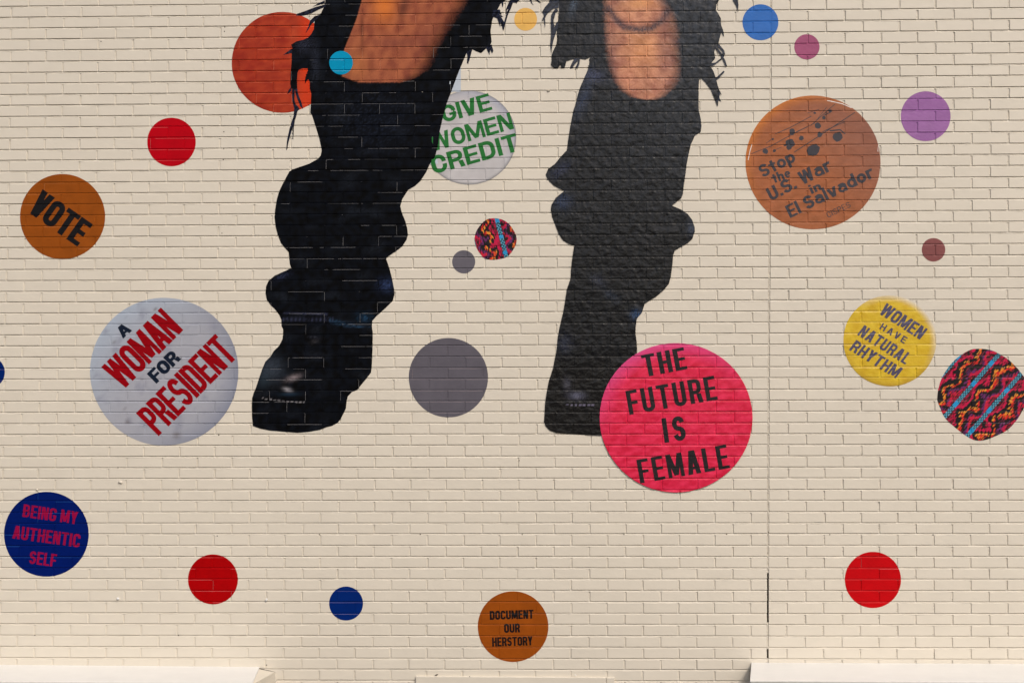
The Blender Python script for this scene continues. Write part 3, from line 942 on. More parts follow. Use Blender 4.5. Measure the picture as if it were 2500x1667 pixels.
# GIVE WOMEN CREDIT
def c_give(px, py):
    dx, dy = (px - 1145) / 115, (py - 336) / 115
    r = math.hypot(dx, dy)
    q = nz(px, py, 22, 6)
    c = mixc(ph(176, 174, 176), ph(188, 186, 188), .5 + q)
    c = mixc(c, ph(150, 155, 176), max(0, r - .78) * 4 * max(0, dx * .7 - dy * .7))
    return mixc(c, ph(120, 120, 122), max(0, r - .95) * 18)
o = film("mural_disc", [circle(1145, 336.5, 115.3, 114.6, wob=.002, seed=10)], L1, film_material("white_badge_print_green", attr=True, spec=.3, rough=.38, bump=.25, vary=.03), ds=.014, colorfn=vcol(c_give))
prop(o, "pale grey badge with green GIVE WOMEN CREDIT half behind the left leg", "mural disc", GRP)
M_GREEN = film_material("green_lettering", ph(26, 104, 42), rough=.4, spec=.25, bump=.2)
lettering(o, "GIVE", 1137.8, 264.5, -15.5, 41, 123, L1 + LT, M_GREEN, W=.72, T=.2, gap=.07)
lettering(o, "WOMEN", 1150.5, 322.5, -15.8, 42, 206, L1 + LT, M_GREEN, W=.74, T=.2, gap=.08)
lettering(o, "CREDIT", 1158.7, 375.8, -15.6, 44, 218, L1 + LT, M_GREEN, W=.7, T=.2, gap=.09)
M_PALE = film_material("pale_blue_print", ph(178, 188, 200), spec=.3, bump=.2)
film("backing_strip", [[(1090, 166), (1125, 166), (1125, 226), (1108, 224), (1060, 240), (1060, 180)]], L1 - .0003, M_PALE, o)
film("backing_strip", [[(1066, 382), (1070, 400), (1050, 402), (1052, 390)]], L1 + .0002, M_PALE, o)

# STOP THE U.S. WAR IN EL SALVADOR
def c_salv(px, py):
    dx, dy = (px - 1985) / 165, (py - 397) / 163
    r = math.hypot(dx, dy)
    q = nz(px, py * 2, 22, 2)
    c = mixc(ph(142, 80, 42), ph(162, 94, 56), .5 + q)
    c = mixc(c, ph(128, 84, 72), max(0, dx * .7 - dy * .5) * .9)
    c = mixc(c, ph(186, 108, 38), max(0, r - .86) * 6 * max(0, .15 - dx * .7 - dy * .75))
    return c
o = film("mural_disc", [circle(1984.9, 396.9, 164.8, 163.1, n=96, wob=.0025, seed=12)], L1, film_material("copper_print", attr=True, spec=.4, rough=.36, bump=.5, bscale=60, vary=.05, grain=.05), ds=.015, colorfn=vcol(c_salv))
prop(o, "large copper brown disc reading Stop the U.S. War in El Salvador", "mural disc", GRP)
M_SMOKE = film_material("smoke_grey_print", ph(60, 59, 66), rough=.4, spec=.25, bump=.4, vary=.12)
lettering(o, "Stop", 1896.7, 400, -27, 31, 92, L1 + LT, M_SMOKE, W=.62, T=.19, gap=.06)
lettering(o, "the", 1906.5, 429.5, -22, 23, 48, L1 + LT, M_SMOKE, W=.55, T=.2, gap=.08)
lettering(o, "U.S. War", 1951.5, 438, -27, 33, 170, L1 + LT, M_SMOKE, W=.6, T=.19, gap=.07)
lettering(o, "in", 1989.8, 458.5, -25, 22, 28, L1 + LT, M_SMOKE, W=.55, T=.2, gap=.1)
lettering(o, "El Salvador", 2026.8, 467.5, -26, 32, 232, L1 + LT, M_SMOKE, W=.6, T=.19, gap=.07)
lettering(o, "CISPES", 2047.2, 512.5, -26, 14, 62, L1 + LT, M_SMOKE, W=.6, T=.11, gap=.14)
def V8(x, y): return (1750 + x / 3.92, 200 + y / 3.92)
rb = random.Random(4)
blobs = []
for bx, by, br in [(925, 655, 64), (1155, 525, 50), (965, 420, 32), (700, 590, 48), (722, 480, 32), (465, 665, 30), (550, 660, 17), (985, 505, 28),
                   (808, 540, 24), (1025, 345, 19), (1085, 280, 18), (937, 300, 13), (535, 550, 12), (690, 630, 26)]:
    n = 9 if br > 25 else 6
    x, y = V8(bx, by)
    blobs.append([(x + br / 3.92 * rb.uniform(.78, 1.1) * math.cos(6.283 * k / n + .3), y + br / 3.92 * rb.uniform(.78, 1.1) * math.sin(6.283 * k / n + .3)) for k in range(n)])
LB = L1 + LT * .6
V_, F_ = [], []
lines = []
for pts, w in [([(330, 690), (520, 615), (690, 520), (870, 430)], 4), ([(560, 500), (700, 440), (905, 330)], 4), ([(900, 420), (1000, 330), (1130, 215)], 4),
               ([(740, 675), (1010, 500), (1320, 295)], 5), ([(870, 300), (980, 265)], 3), ([(1010, 480), (1230, 380)], 4), ([(760, 480), (930, 400), (1050, 245)], 3),
               ([(540, 660), (620, 625)], 3), ([(1080, 470), (1180, 460), (1230, 500)], 8), ([(640, 610), (740, 590)], 10), ([(1090, 290), (1030, 320)], 6), ([(470, 590), (540, 540)], 3)]:
    q = strip([V8(*p) for p in pts], w / 3.92 * 1.5)
    lines += q
for k, p in enumerate(blobs + lines):
    oo = film("t", [p], LB + 0.00002 * (k % 13), M_SMOKE)
    b0 = len(V_)
    V_ += [tuple(v.co) for v in oo.data.vertices]; F_ += [tuple(b0 + i for i in f.vertices) for f in oo.data.polygons]
    me_ = oo.data; bpy.data.objects.remove(oo); bpy.data.meshes.remove(me_)
link("aircraft_drawing", mesh("aircraft_drawing", V_, F_, M_SMOKE), o)
M_GLINT = film_material("white_rim_print", (.78, .74, .72), rough=.4, spec=.3)
for pts, w in [([(1055, 180), (1130, 196), (1200, 212), (1290, 250)], 7), ([(337, 600), (318, 660), (300, 750)], 6), ([(1545, 610), (1541, 670)], 4)]:
    q = strip([V8(*p) for p in pts], w / 3.92)
    film("rim_glint", q, LB, M_GLINT, o)

# woven textile discs
def hsh(a, b):
    v = math.sin(a * 12.9898 + b * 78.233) * 43758.5453
    return v - math.floor(v)
def weave(px, py, ox, oy, ang, period, along, stripew):
    a = math.radians(ang)
    dx, dy = px - ox, py - oy
    v = dx * math.cos(a) + dy * math.sin(a)          # along the cord
    u = -dx * math.sin(a) + dy * math.cos(a)         # across
    blk = ph(16, 10, 14); navy = ph(5, 20, 54)
    k = math.floor(u / period + .5)
    s = u - k * period
    if abs(s) < stripew:
        ph_ = (v / along + k * .37) % 1.0
        ln = (s + stripew) / (2 * stripew) * 3
        if ph_ < .22: return ph(40, 150, 205) if abs(ln % 1 - .5) < .38 else ph(0, 84, 140)
        dash = ((v + (int(ln) % 2) * 4.2) % 8.4) < 5.2
        return ph(86, 165, 190) if dash and abs(ln % 1 - .5) < .36 else navy
    iu = math.floor(u / 1.9); off = hsh(iu, 3) * 7
    iv = math.floor((v + off) / 7.0)
    uu = (iu + .5) * 1.9; vv = (iv + .5) * 7.0 - off
    t = (uu / period) % 1.0
    rnd = hsh(iu, iv); r2 = hsh(iv, iu + 7)
    z = abs(((vv / along + math.floor(uu / period) * .31) % 1.0) - .5) * 2
    e = t + (z - .5) * .30 + (rnd - .5) * .05 + noise.noise(Vector((uu / 22, vv / 22, 4))) * .16
    if e < .15: c = ph(150, 18, 54) if r2 > .45 else blk
    elif e < .26: c = ph(192, 8, 66)
    elif e < .40: c = blk
    elif e < .47: c = ph(222, 140, 46) if r2 > .38 else blk
    elif e < .545: c = ph(206, 34, 28) if r2 > .25 else ph(220, 100, 36)
    elif e < .69: c = blk if r2 > .12 else ph(120, 30, 60)
    elif e < .78: c = ph(104, 36, 96) if r2 > .35 else blk
    elif e < .90: c = ph(186, 10, 64) if r2 > .25 else ph(200, 36, 44)
    else: c = ph(146, 18, 52) if r2 > .5 else blk
    if rnd < .10: c = blk
    # dark gap between neighbouring yarns
    if (u / 1.9) % 1.0 < .16: c = mixc(c, blk, .6)
    return c
M_WEAVE = film_material("woven_print", attr=True, spec=.3, rough=.4, bump=.3, vary=.05)
def smooth_outline(P, k=2):
    for _ in range(k):
        Q = []
        for a, b in zip(P, P[1:] + P[:1]):
            Q += [(a[0] * .75 + b[0] * .25, a[1] * .75 + b[1] * .25), (a[0] * .25 + b[0] * .75, a[1] * .25 + b[1] * .75)]
        P = Q
    return P
p1 = [(1000 + x / 3.92, 400 + y / 3.92) for x, y in [(750, 522), (860, 522), (940, 560), (990, 625), (1028, 700), (1020, 775), (985, 835), (940, 890), (880, 910), (800, 922), (720, 912), (680, 870), (640, 810), (618, 735), (625, 680), (650, 620), (700, 560)]]
o = film("mural_disc", [smooth_outline(p1)], L1, M_WEAVE, ds=.0026, colorfn=vcol(lambda px, py: weave(px, py, 1222.7, 573.6, 76, 70, 40, 5.2)))
prop(o, "small woven textile pattern disc with one blue cord between the legs", "mural disc", GRP)
p2 = [(1900 + x / 3.92, 700 + y / 3.92) for x, y in [(1835, 600), (1900, 592), (1985, 595), (2060, 612), (2110, 640), (2200, 690), (2300, 790), (2370, 885), (2400, 960), (2400, 1050), (2352, 1160), (2290, 1270), (2200, 1370), (2100, 1420), (1990, 1465), (1910, 1475), (1840, 1455), (1740, 1385), (1650, 1310), (1590, 1255), (1550, 1160), (1520, 1090), (1525, 1010), (1545, 920), (1580, 840), (1640, 750), (1720, 670)]]
o = film("mural_disc", [smooth_outline(p2)], L1, M_WEAVE, ds=.0030, colorfn=vcol(lambda px, py: weave(px, py, 2371.9, 941.8, -49, 72, 66, 5.4)))
prop(o, "large woven textile pattern disc with slanting blue cords at the right edge", "mural disc", GRP)

# ------------------------------------------------------------------ the figure: two legs in torn black cloth and slouch boots
def A2(pts): return [(500 + x / 3.92, y / 3.92) for x, y in pts]
def A3(pts): return [(1000 + x / 3.92, y / 3.92) for x, y in pts]
def A4(pts): return [(1500 + x / 3.92, y / 3.92) for x, y in pts]
def B2(pts): return [(500 + x / 3.92, 400 + y / 3.92) for x, y in pts]
def B3(pts): return [(1000 + x / 3.92, 400 + y / 3.92) for x, y in pts]
def B4(pts): return [(1500 + x / 3.92, 400 + y / 3.92) for x, y in pts]
def C2(pts): return [(500 + x / 3.92, 750 + y / 3.92) for x, y in pts]
def C3(pts): return [(1200 + x / 3.92, 750 + y / 3.92) for x, y in pts]
def T3(pts): return [(1300 + x / 5.88, y / 5.88) for x, y in pts]
left_leg = (A2([(1165, -300), (1160, 0), (1140, 75), (1105, 140), (1060, 185), (1048, 225), (1045, 280), (1020, 330), (985, 365), (940, 385), (880, 398), (828, 430),
                (838, 462), (830, 500), (832, 580), (824, 680), (818, 800), (826, 850), (860, 862), (885, 845), (884, 760), (888, 700), (900, 668), (940, 656), (985, 658), (988, 680), (972, 720),
                (958, 770), (962, 805), (975, 775), (992, 762), (1008, 795), (1005, 850), (1020, 900), (1015, 1000), (1010, 1080), (1025, 1100), (1045, 1160), (1060, 1210), (1095, 1320), (1120, 1440), (1110, 1490), (1085, 1520), (1000, 1568)])
            + B2([(840, 55), (810, 75), (760, 165), (710, 270), (690, 340), (675, 430), (668, 510), (678, 600), (695, 670), (730, 760), (770, 810), (803, 845), (808, 900), (815, 960), (828, 998),
                  (760, 1030), (670, 1070), (610, 1120), (588, 1170), (581, 1230), (593, 1300), (630, 1350), (680, 1400), (715, 1450), (733, 1490)])
            + C2([(735, 180), (750, 210), (750, 260), (742, 310), (710, 370), (660, 420), (630, 470), (580, 520), (550, 590), (520, 680), (490, 770), (468, 820), (453, 870), (450, 950), (453, 1050), (460, 1135),
                  (530, 1160), (620, 1178), (760, 1190), (890, 1200), (1000, 1190), (1100, 1172), (1170, 1145), (1215, 1135), (1270, 1105), (1300, 1070), (1350, 970), (1360, 890), (1370, 850), (1410, 808), (1460, 790), (1490, 750),
                  (1540, 690), (1590, 625), (1597, 580), (1602, 500), (1607, 350), (1608, 240), (1600, 190), (1603, 130)])
            + B2([(1650, 1450), (1730, 1380), (1800, 1310), (1815, 1250), (1812, 1200), (1795, 1110), (1770, 1010), (1740, 920), (1737, 900), (1840, 830), (1890, 790), (1930, 730), (1945, 680), (1938, 620), (1920, 550),
                  (1890, 480), (1871, 410), (1890, 340), (1945, 252), (2010, 215), (2060, 170), (2120, 80), (2150, 10)])
            + A3([(245, 1500), (270, 1400), (290, 1250), (325, 1100), (360, 980), (410, 850), (470, 690), (500, 620), (545, 510), (590, 490), (600, 475), (640, 495), (685, 512), (735, 465), (770, 450),
                  (785, 400), (775, 300), (790, 200), (805, 160), (850, 80), (870, 40), (930, 0), (940, -300)]))
right_leg = (T3([(378, -450), (375, 0), (382, 150), (370, 300), (350, 420), (355, 560), (345, 640), (300, 730), (275, 800), (275, 880), (262, 935), (305, 985), (360, 990), (405, 935), (410, 985), (460, 985), (490, 880),
                 (560, 860), (605, 850), (640, 846), (690, 850), (760, 858), (825, 830), (815, 930), (790, 1020), (740, 1130), (680, 1270), (640, 1400), (610, 1529)])
             + A3([(1570, 1050), (1540, 1200), (1515, 1360), (1505, 1440), (1440, 1510)])
             + B3([(1390, 5), (1325, 50), (1303, 105), (1320, 150), (1380, 210), (1480, 262), (1400, 325), (1360, 390), (1350, 440), (1365, 510), (1395, 590), (1430, 680), (1470, 735), (1520, 765), (1575, 785), (1560, 880),
                   (1545, 1000), (1540, 1100), (1505, 1200), (1490, 1300), (1470, 1420)])
             + C3([(675, 90), (650, 200), (632, 300), (625, 400), (608, 480), (590, 580), (550, 700), (525, 830), (513, 920), (508, 1000), (503, 1100), (520, 1140), (560, 1180), (620, 1200), (760, 1212), (900, 1222), (1050, 1228),
                   (1150, 1220), (1300, 1100), (1390, 500), (1393, 400), (1390, 340), (1378, 250), (1380, 190), (1390, 110), (1440, 50)])
             + B4([(290, 1338), (400, 1270), (470, 1210), (520, 1150), (540, 1080), (555, 960), (562, 880), (577, 830), (640, 795), (700, 760), (745, 720), (768, 650), (768, 610), (745, 540), (700, 480), (640, 440), (550, 402),
                   (640, 330), (655, 290), (665, 200), (680, 100), (692, 0)])
             + A4([(710, 1480), (730, 1390), (770, 1300), (825, 1265), (833, 1210), (825, 1140), (808, 1060), (805, 960), (806, 850), (810, 760), (830, 755), (870, 790), (920, 860), (950, 930), (985, 1020), (990, 1015), (992, 965), (1018, 972),
                   (1000, 925), (1000, 890), (1026, 915), (990, 830), (975, 770), (950, 690), (920, 640), (925, 610), (965, 560), (955, 500), (970, 452), (995, 440), (1000, 400), (1005, 375), (1022, 315), (1048, 360), (1045, 310), (1020, 240), (1018, 180),
                   (985, 120), (970, 100), (980, 40), (1000, 10), (1000, -300)]))
strands_left = [A2([(862, 850), (885, 850), (900, 920), (925, 980), (941, 1045), (915, 1020), (890, 960), (870, 900)]),
                A2([(836, 850), (862, 855), (858, 960), (870, 1000), (907, 1040), (885, 1070), (878, 1110), (862, 1160), (852, 1230), (850, 1290), (846, 1350), (841, 1290), (844, 1210), (822, 1290), (800, 1370), (788, 1435), (779, 1435), (788, 1340), (815, 1220), (850, 1110), (857, 1040), (838, 970), (835, 900)]),
                A2([(822, 840), (800, 870), (789, 905), (830, 870)]),
                A2([(835, 470), (790, 500), (752, 528), (800, 518), (838, 508)]),
                A2([(1155, 45), (1050, 75), (960, 110), (885, 135), (873, 152), (930, 155), (1020, 132), (1090, 95), (1155, 68)]),
                A2([(1110, 140), (1050, 160), (1010, 200), (990, 255), (1010, 250), (1030, 225), (1070, 190)]),
                A2([(1005, 245), (985, 270), (965, 322), (982, 300), (1008, 262)]),
                A2([(1150, 10), (1095, 30), (1028, 72), (1060, 58), (1150, 36)]),
                A2([(1160, -30), (1085, -20), (1055, 8), (1100, -2), (1160, 6)]),
                A3([(545, 500), (602, 470), (578, 560), (561, 616), (549, 605), (554, 540)]),
                A3([(733, 462), (755, 440), (786, 430), (802, 490), (790, 516), (772, 480), (765, 530), (750, 500)]),
                A3([(800, 100), (860, 95), (885, 160), (858, 140), (905, 215), (918, 170), (945, 90), (922, 95), (948, 30), (975, -20), (1060, -30), (1020, 30), (990, 30), (970, 85), (940, 150), (912, 250), (896, 303), (883, 255), (868, 215), (868, 268), (852, 220), (838, 180), (790, 160)]),
                A3([(880, 20), (900, 30), (892, 76), (885, 60)]),
                A3([(1010, -5), (1060, -5), (1035, 20), (1018, 46), (1022, 15)]),
                A3([(1145, -5), (1165, -5), (1172, 30), (1188, 56), (1165, 35)]),
                A3([(1195, -5), (1225, -5), (1256, 32), (1235, 25)])]
strands_right = [T3([(340, 120), (300, 170), (270, 220), (262, 330), (266, 500), (255, 640), (270, 792), (279, 700), (300, 590), (345, 450), (368, 400), (366, 310), (350, 330), (312, 395), (303, 300), (335, 190), (372, 160)]),
                 T3([(250, -40), (240, 40), (180, 110), (132, 187), (155, 195), (165, 230), (133, 302), (150, 307), (165, 285), (178, 408), (186, 340), (180, 268), (215, 200), (300, 130), (376, 120), (376, -40)]),
                 T3([(600, 845), (645, 845), (640, 895), (605, 930), (575, 985), (535, 985), (550, 945)]),
                 T3([(640, 845), (683, 845), (675, 920), (652, 985), (610, 985), (645, 920), (650, 895)]),
                 A4([(956, 458), (975, 450), (1030, 520), (1062, 590), (1078, 640), (1062, 638), (1035, 575), (1010, 525)]),
                 A4([(1000, 425), (1050, 488), (1058, 520), (1045, 552), (1030, 530), (1036, 505), (1008, 470), (985, 458)]),
                 A4([(1032, 568), (975, 612), (935, 638), (915, 625), (925, 608), (965, 604), (1025, 556)]),
                 A4([(975, 775), (1055, 692), (1044, 681), (968, 752)]),
                 A4([(1000, 880), (1026, 916), (1010, 900), (1002, 940), (1022, 976), (995, 960)]),
                 A4([(975, 960), (995, 950), (990, 1018)]),
                 A4([(1120, -60), (1185, -60), (1180, 0), (1187, 50), (1181, 122), (1165, 60), (1135, 10)])]

def seg_d(px, py, pts):
    best = 1e9
    for (ax, ay), (bx, by) in zip(pts[:-1], pts[1:]):
        dx, dy = bx - ax, by - ay
        t = max(0, min(1, ((px - ax) * dx + (py - ay) * dy) / (dx * dx + dy * dy)))
        best = min(best, math.hypot(px - ax - dx * t, py - ay - dy * t))
    return best
def blob(px, py, cx, cy, rx, ry, ang=0):
    a = math.radians(ang)
    dx, dy = px - cx, py - cy
    u = (dx * math.cos(a) + dy * math.sin(a)) / rx; v = (-dx * math.sin(a) + dy * math.cos(a)) / ry
    return math.exp(-(u * u + v * v))

def skin_left(px, py):
    "weight of bare skin on the left shin"
    xl = np.interp(py, [-80, 0, 46, 84, 120, 140, 190], [905, 883, 870, 855, 840, 836, 834])
    xr = np.interp(py, [-80, 0, 46, 90, 120, 160, 180, 200], [1170, 1127, 1098, 1070, 1052, 1036, 1020, 985])
    yb = np.interp(px, [830, 857, 877, 910, 977, 1000, 1018, 1040], [186, 197, 203, 203.5, 203, 198, 190, 175])
    jit = nz(px, py, 1.6, 1) * 9
    a = (px - xl) / 2.0
    b = (xr - px + jit) / 46.0 + .45
    c = (yb - py + nz(px, py, 3, 4) * 2) / 3.0
    return max(0, min(1, a, b, c))
def skin_right(px, py):
    xl = np.interp(py, [-80, 0, 100, 160, 175, 200, 222, 235], [1474, 1476, 1480, 1488, 1492, 1502, 1518, 1540])
    xr = np.interp(py, [-80, 0, 34, 70, 100, 170, 200, 221, 236, 246], [1630, 1622, 1645, 1655, 1655, 1660, 1655, 1642, 1625, 1600])
    yb = np.interp(px, [1500, 1519, 1538, 1572, 1603, 1623, 1640], [226, 234, 238, 245, 246, 237, 221])
    jit = nz(px, py, 1.6, 2) * 8
    a = (px - xl + jit) / 20.0 + .3
    b = (xr - px + jit) / 34.0 + .15
    c = (yb - py + nz(px, py, 3, 4) * 2) / 3.0
    return max(0, min(1, a, b, c))
def c_left(px, py):
    blk = mixc(ph(6, 6, 7), ph(11, 14, 21), .5 + 1.2 * nz(px, py, 14, 1))
    sp = nz(px, py, 2.4, 5)
    fold = nz(px * .6 + py * .35, py * 1.1 - px * .2, 34, 6)
    blk = mixc(blk, ph(26, 30, 38), max(0, fold - .12) * 1.6 * (.6 + sp))
    def sp_patch(c, cx, cy, rx, ry, col, k=1.0, ang=0):
        w = blob(px, py, cx, cy, rx, ry, ang)
        return mixc(c, col, k * w * (0.45 + 1.1 * sp))
    c = blk
    if py < 240:
        s = skin_left(px, py)
        q = nz(px * 1.5, py, 28, 3); q2 = nz(px, py, 2.0, 8)
        sk = mixc(ph(134, 70, 50), ph(166, 94, 62), .5 + 1.2 * q + .5 * q2)
        sk = mixc(sk, ph(204, 112, 48), blob(px, py, 938, 15, 30, 40) * .9)
        sk = mixc(sk, ph(172, 104, 60), blob(px, py, 870, 160, 30, 40) * .6)
        sk = mixc(sk, ph(70, 36, 28), .75 * blob(px, py, 884, 75, 4.5, 42) * (.8 + .8 * q2))
        sk = mixc(sk, ph(96, 52, 40), .9 * blob(px, py, 985, 18, 12, 32, 14))
        sk = mixc(sk, ph(118, 64, 52), .5 * blob(px, py, 965, 105, 60, 12) + .45 * blob(px, py, 1040, 90, 22, 60, 28))
        sk = (sk[0] * .97, sk[1] * 1.03, sk[2] * 1.15)
        c = mixc(c, sk, s)
    if py < 400: # folds of the torn cloth at the outer left
        c = sp_patch(c, 742, 108, 20, 22, ph(58, 62, 80), .8)
        c = sp_patch(c, 770, 150, 10, 45, ph(48, 52, 66), .9, 0)
        c = sp_patch(c, 925, 300, 70, 60, ph(18, 24, 38), .7)
        c = mixc(c, ph(34, 40, 54), .5 * (sp > .28) * blob(px, py, 910, 290, 110, 80))
        c = sp_patch(c, 1238 - 15, 60, 10, 30, ph(40, 48, 62), .6)
    c = sp_patch(c, 946, 696, 20, 16, ph(46, 60, 96), 1.1)
    c = sp_patch(c, 690, 675, 20, 6, ph(48, 56, 84), .9, -20)
    if 755 < py < 800:
        w = max(0, 1 - abs(py - (764 + (px - 700) * .03)) / 4) * (690 < px < 800)
        w2 = max(0, 1 - abs(py - 780) / 7) * (690 < px < 815) * (.5 + .5 * math.sin(px * .62))
        w3 = max(0, 1 - abs(py - (784 + (px - 810) * .22)) / 9) * (805 < px < 905)
        c = mixc(c, ph(62, 66, 92), (w * .7 + w2 * .9) * (.6 + sp))
        c = mixc(c, ph(40, 66, 92), w3 * .8 * (.5 + 1.2 * sp))
        c = sp_patch(c, 890, 775, 18, 12, ph(34, 64, 92), .9)
    c = sp_patch(c, 765, 823, 11, 2.5, ph(72, 74, 86), .9)
    c = sp_patch(c, 768, 834, 12, 5, ph(58, 56, 60), .9, -20)
    c = mixc(c, ph(60, 68, 80), .75 * blob(px, py, 662, 900, 30, 30, -50) * (.8 + .5 * sp))
    c = mixc(c, ph(44, 56, 66), .5 * blob(px, py, 645, 925, 14, 22, 20))
    c = mixc(c, ph(122, 112, 116), .95 * blob(px, py, 716, 922, 17, 6.5, -18) * (.9 + .7 * sp))
    c = mixc(c, ph(150, 148, 155), .9 * blob(px, py, 702, 951, 10, 4.5, 15))
    c = mixc(c, ph(32, 50, 68), .7 * blob(px, py, 705, 962, 20, 4))
    if 640 < px < 745 and 955 < py < 990:
        yy = 972 + 9 * (1 - ((742 - px) / 100) ** 2)
        if abs(py - yy) < 1.8 and math.sin(px * .62) > -.2: c = mixc(c, ph(120, 118, 122), .75)
    return c
def c_right(px, py):
    q0 = nz(px, py, 12, 1) + .5 * nz(px, py, 4, 9)
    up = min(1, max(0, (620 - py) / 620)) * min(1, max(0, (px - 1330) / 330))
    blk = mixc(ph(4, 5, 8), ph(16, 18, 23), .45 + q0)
    blk = mixc(blk, ph(46, 52, 62), up * (.55 + .6 * q0))  # sky sheen painted in: black turns paler and bluer towards the upper right
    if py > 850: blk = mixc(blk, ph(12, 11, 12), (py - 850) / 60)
    sp = nz(px, py, 2.4, 5)
    def spp(c, cx, cy, rx, ry, col, k=1.0, ang=0): return mixc(c, col, k * blob(px, py, cx, cy, rx, ry, ang) * (.5 + 1.1 * sp))
    c = blk
    if py < 270:
        s = skin_right(px, py)
        q = nz(px, py, 24, 3); q2 = nz(px, py, 2.0, 8)
        sk = mixc(ph(158, 96, 72), ph(194, 130, 94), .5 + q + .55 * q2)
        sk = mixc(sk, ph(222, 150, 90), .8 * blob(px, py, 1560, 8, 40, 16) + .5 * blob(px, py, 1570, 120, 40, 50))
        d = seg_d(px, py, [(1486, 22), (1500, 45), (1525, 68), (1560, 74), (1590, 70), (1616, 52), (1630, 28)])
        sk = mixc(sk, ph(66, 52, 54), min(1, 1.05 * math.exp(-(d / 9.5) ** 2) * (.85 + .8 * q2)))
        sk = mixc(sk, ph(120, 78, 70), .5 * blob(px, py, 1625, 120, 20, 130) + .55 * blob(px, py, 1497, 150, 14, 100) + .4 * blob(px, py, 1520, 2, 30, 10))
        sk = (sk[0] * .97, sk[1] * 1.05, sk[2] * 1.22)
        c = mixc(c, sk, s)
    c = spp(c, 1448, 185, 30, 14, ph(70, 76, 104), 1.0, 10)
    c = spp(c, 1425, 240, 14, 50, ph(52, 66, 96), .7, 20)
    c = spp(c, 1400, 12, 9, 25, ph(76, 92, 112), .9, 15)
    c = spp(c, 1345, 15, 16, 20, ph(60, 66, 96), .8)
    c = spp(c, 1368, 415, 26, 14, ph(46, 54, 84), .8, -40)
    c = spp(c, 1374, 492, 20, 20, ph(44, 58, 88), 1.0, -40)
    c = spp(c, 1459, 684, 20, 11, ph(58, 64, 84), .6, 30)
    c = spp(c, 1492, 722, 22, 10, ph(46, 58, 78), .6, 35)
    c = spp(c, 1555, 768, 14, 12, ph(46, 74, 112), 1.1)
    c = spp(c, 1688, 555, 10, 20, ph(56, 70, 96), .7)
    c = spp(c, 1378, 838, 18, 22, ph(44, 50, 70), .9)
    c = spp(c, 1384, 938, 9, 16, ph(72, 72, 84), 1.1)
    c = spp(c, 1408, 966, 18, 9, ph(104, 106, 128), 1.2)
    if 1378 < px < 1455 and abs(py - (988 + (px - 1415) * .01)) < 1.9 and math.sin(px * .6) > -.3: c = mixc(c, ph(104, 100, 122), .8)
    return c

fig = prop(link("mural_figure", None, loc=(wall_xz(1200, 1060)[0], -.002, wall_xz(1200, 1060)[1])),
           "printed figure's two legs in torn black cloth with bare shins and slouchy black boots", "mural figure")
M_LEGL = film_material("figure_print_left", attr=True, rough=.40, spec=.05, bump=.25, bscale=40, vary=.06)
M_LEGR = film_material("figure_print_right", attr=True, rough=.27, spec=.40, bump=1.0, bdist=.0055, bscale=20, bdetail=2.6, vary=.2)
fm = Matrix.Translation(fig.location).inverted()
def put(o, label=None):
    o.parent = fig
    o.matrix_parent_inverse = fm
    if label: o["label"] = label
    return o
def sel_skin(fn, lo):
    def f(x, z):
        px, py = wall_px(x, z)
        s = py < 260 and fn(px, py) > .45
        return s if lo == 'skin' else (not s and ((py < 225) == (lo == 'cloth')))
    return f
DSF = 0.0058
def sl(fn, which): return sel_skin(fn, which)
for which, nm in (('skin', 'shin'), ('cloth', 'trouser_leg'), ('boot', 'boot')):
    put(film(nm, [left_leg], L2, M_LEGL, ds=DSF if which != 'boot' else .0085, colorfn=vcol(c_left), select=sl(skin_left, which), glint=.4, glint_mat=(M_EDGE_GLINT if which != 'skin' else film_material('split_skin', ph(206, 134, 100), rough=.6))))  # left leg carries painted highlights along the joint edges
    put(film(nm, [right_leg], L2 + .0014, M_LEGR, ds=DSF, colorfn=vcol(c_right), wrinkle=.0007, select=sl(skin_right, which)))
for k, p in enumerate(strands_left):
    put(film("fringe_strand", [p], L2 + .0002 + .00003 * k, M_LEGL, ds=.01, colorfn=vcol(lambda x, y: mixc(ph(12, 12, 16), ph(44, 50, 72), .35 + nz(x, y, 4, 2)))))
for k, p in enumerate(strands_right):
    put(film("fringe_strand", [p], L2 + .0030 + .00003 * k, M_LEGR, ds=.01, colorfn=vcol(lambda x, y: mixc(ph(24, 26, 32), ph(58, 66, 86), .3 + nz(x, y, 4, 2)))))

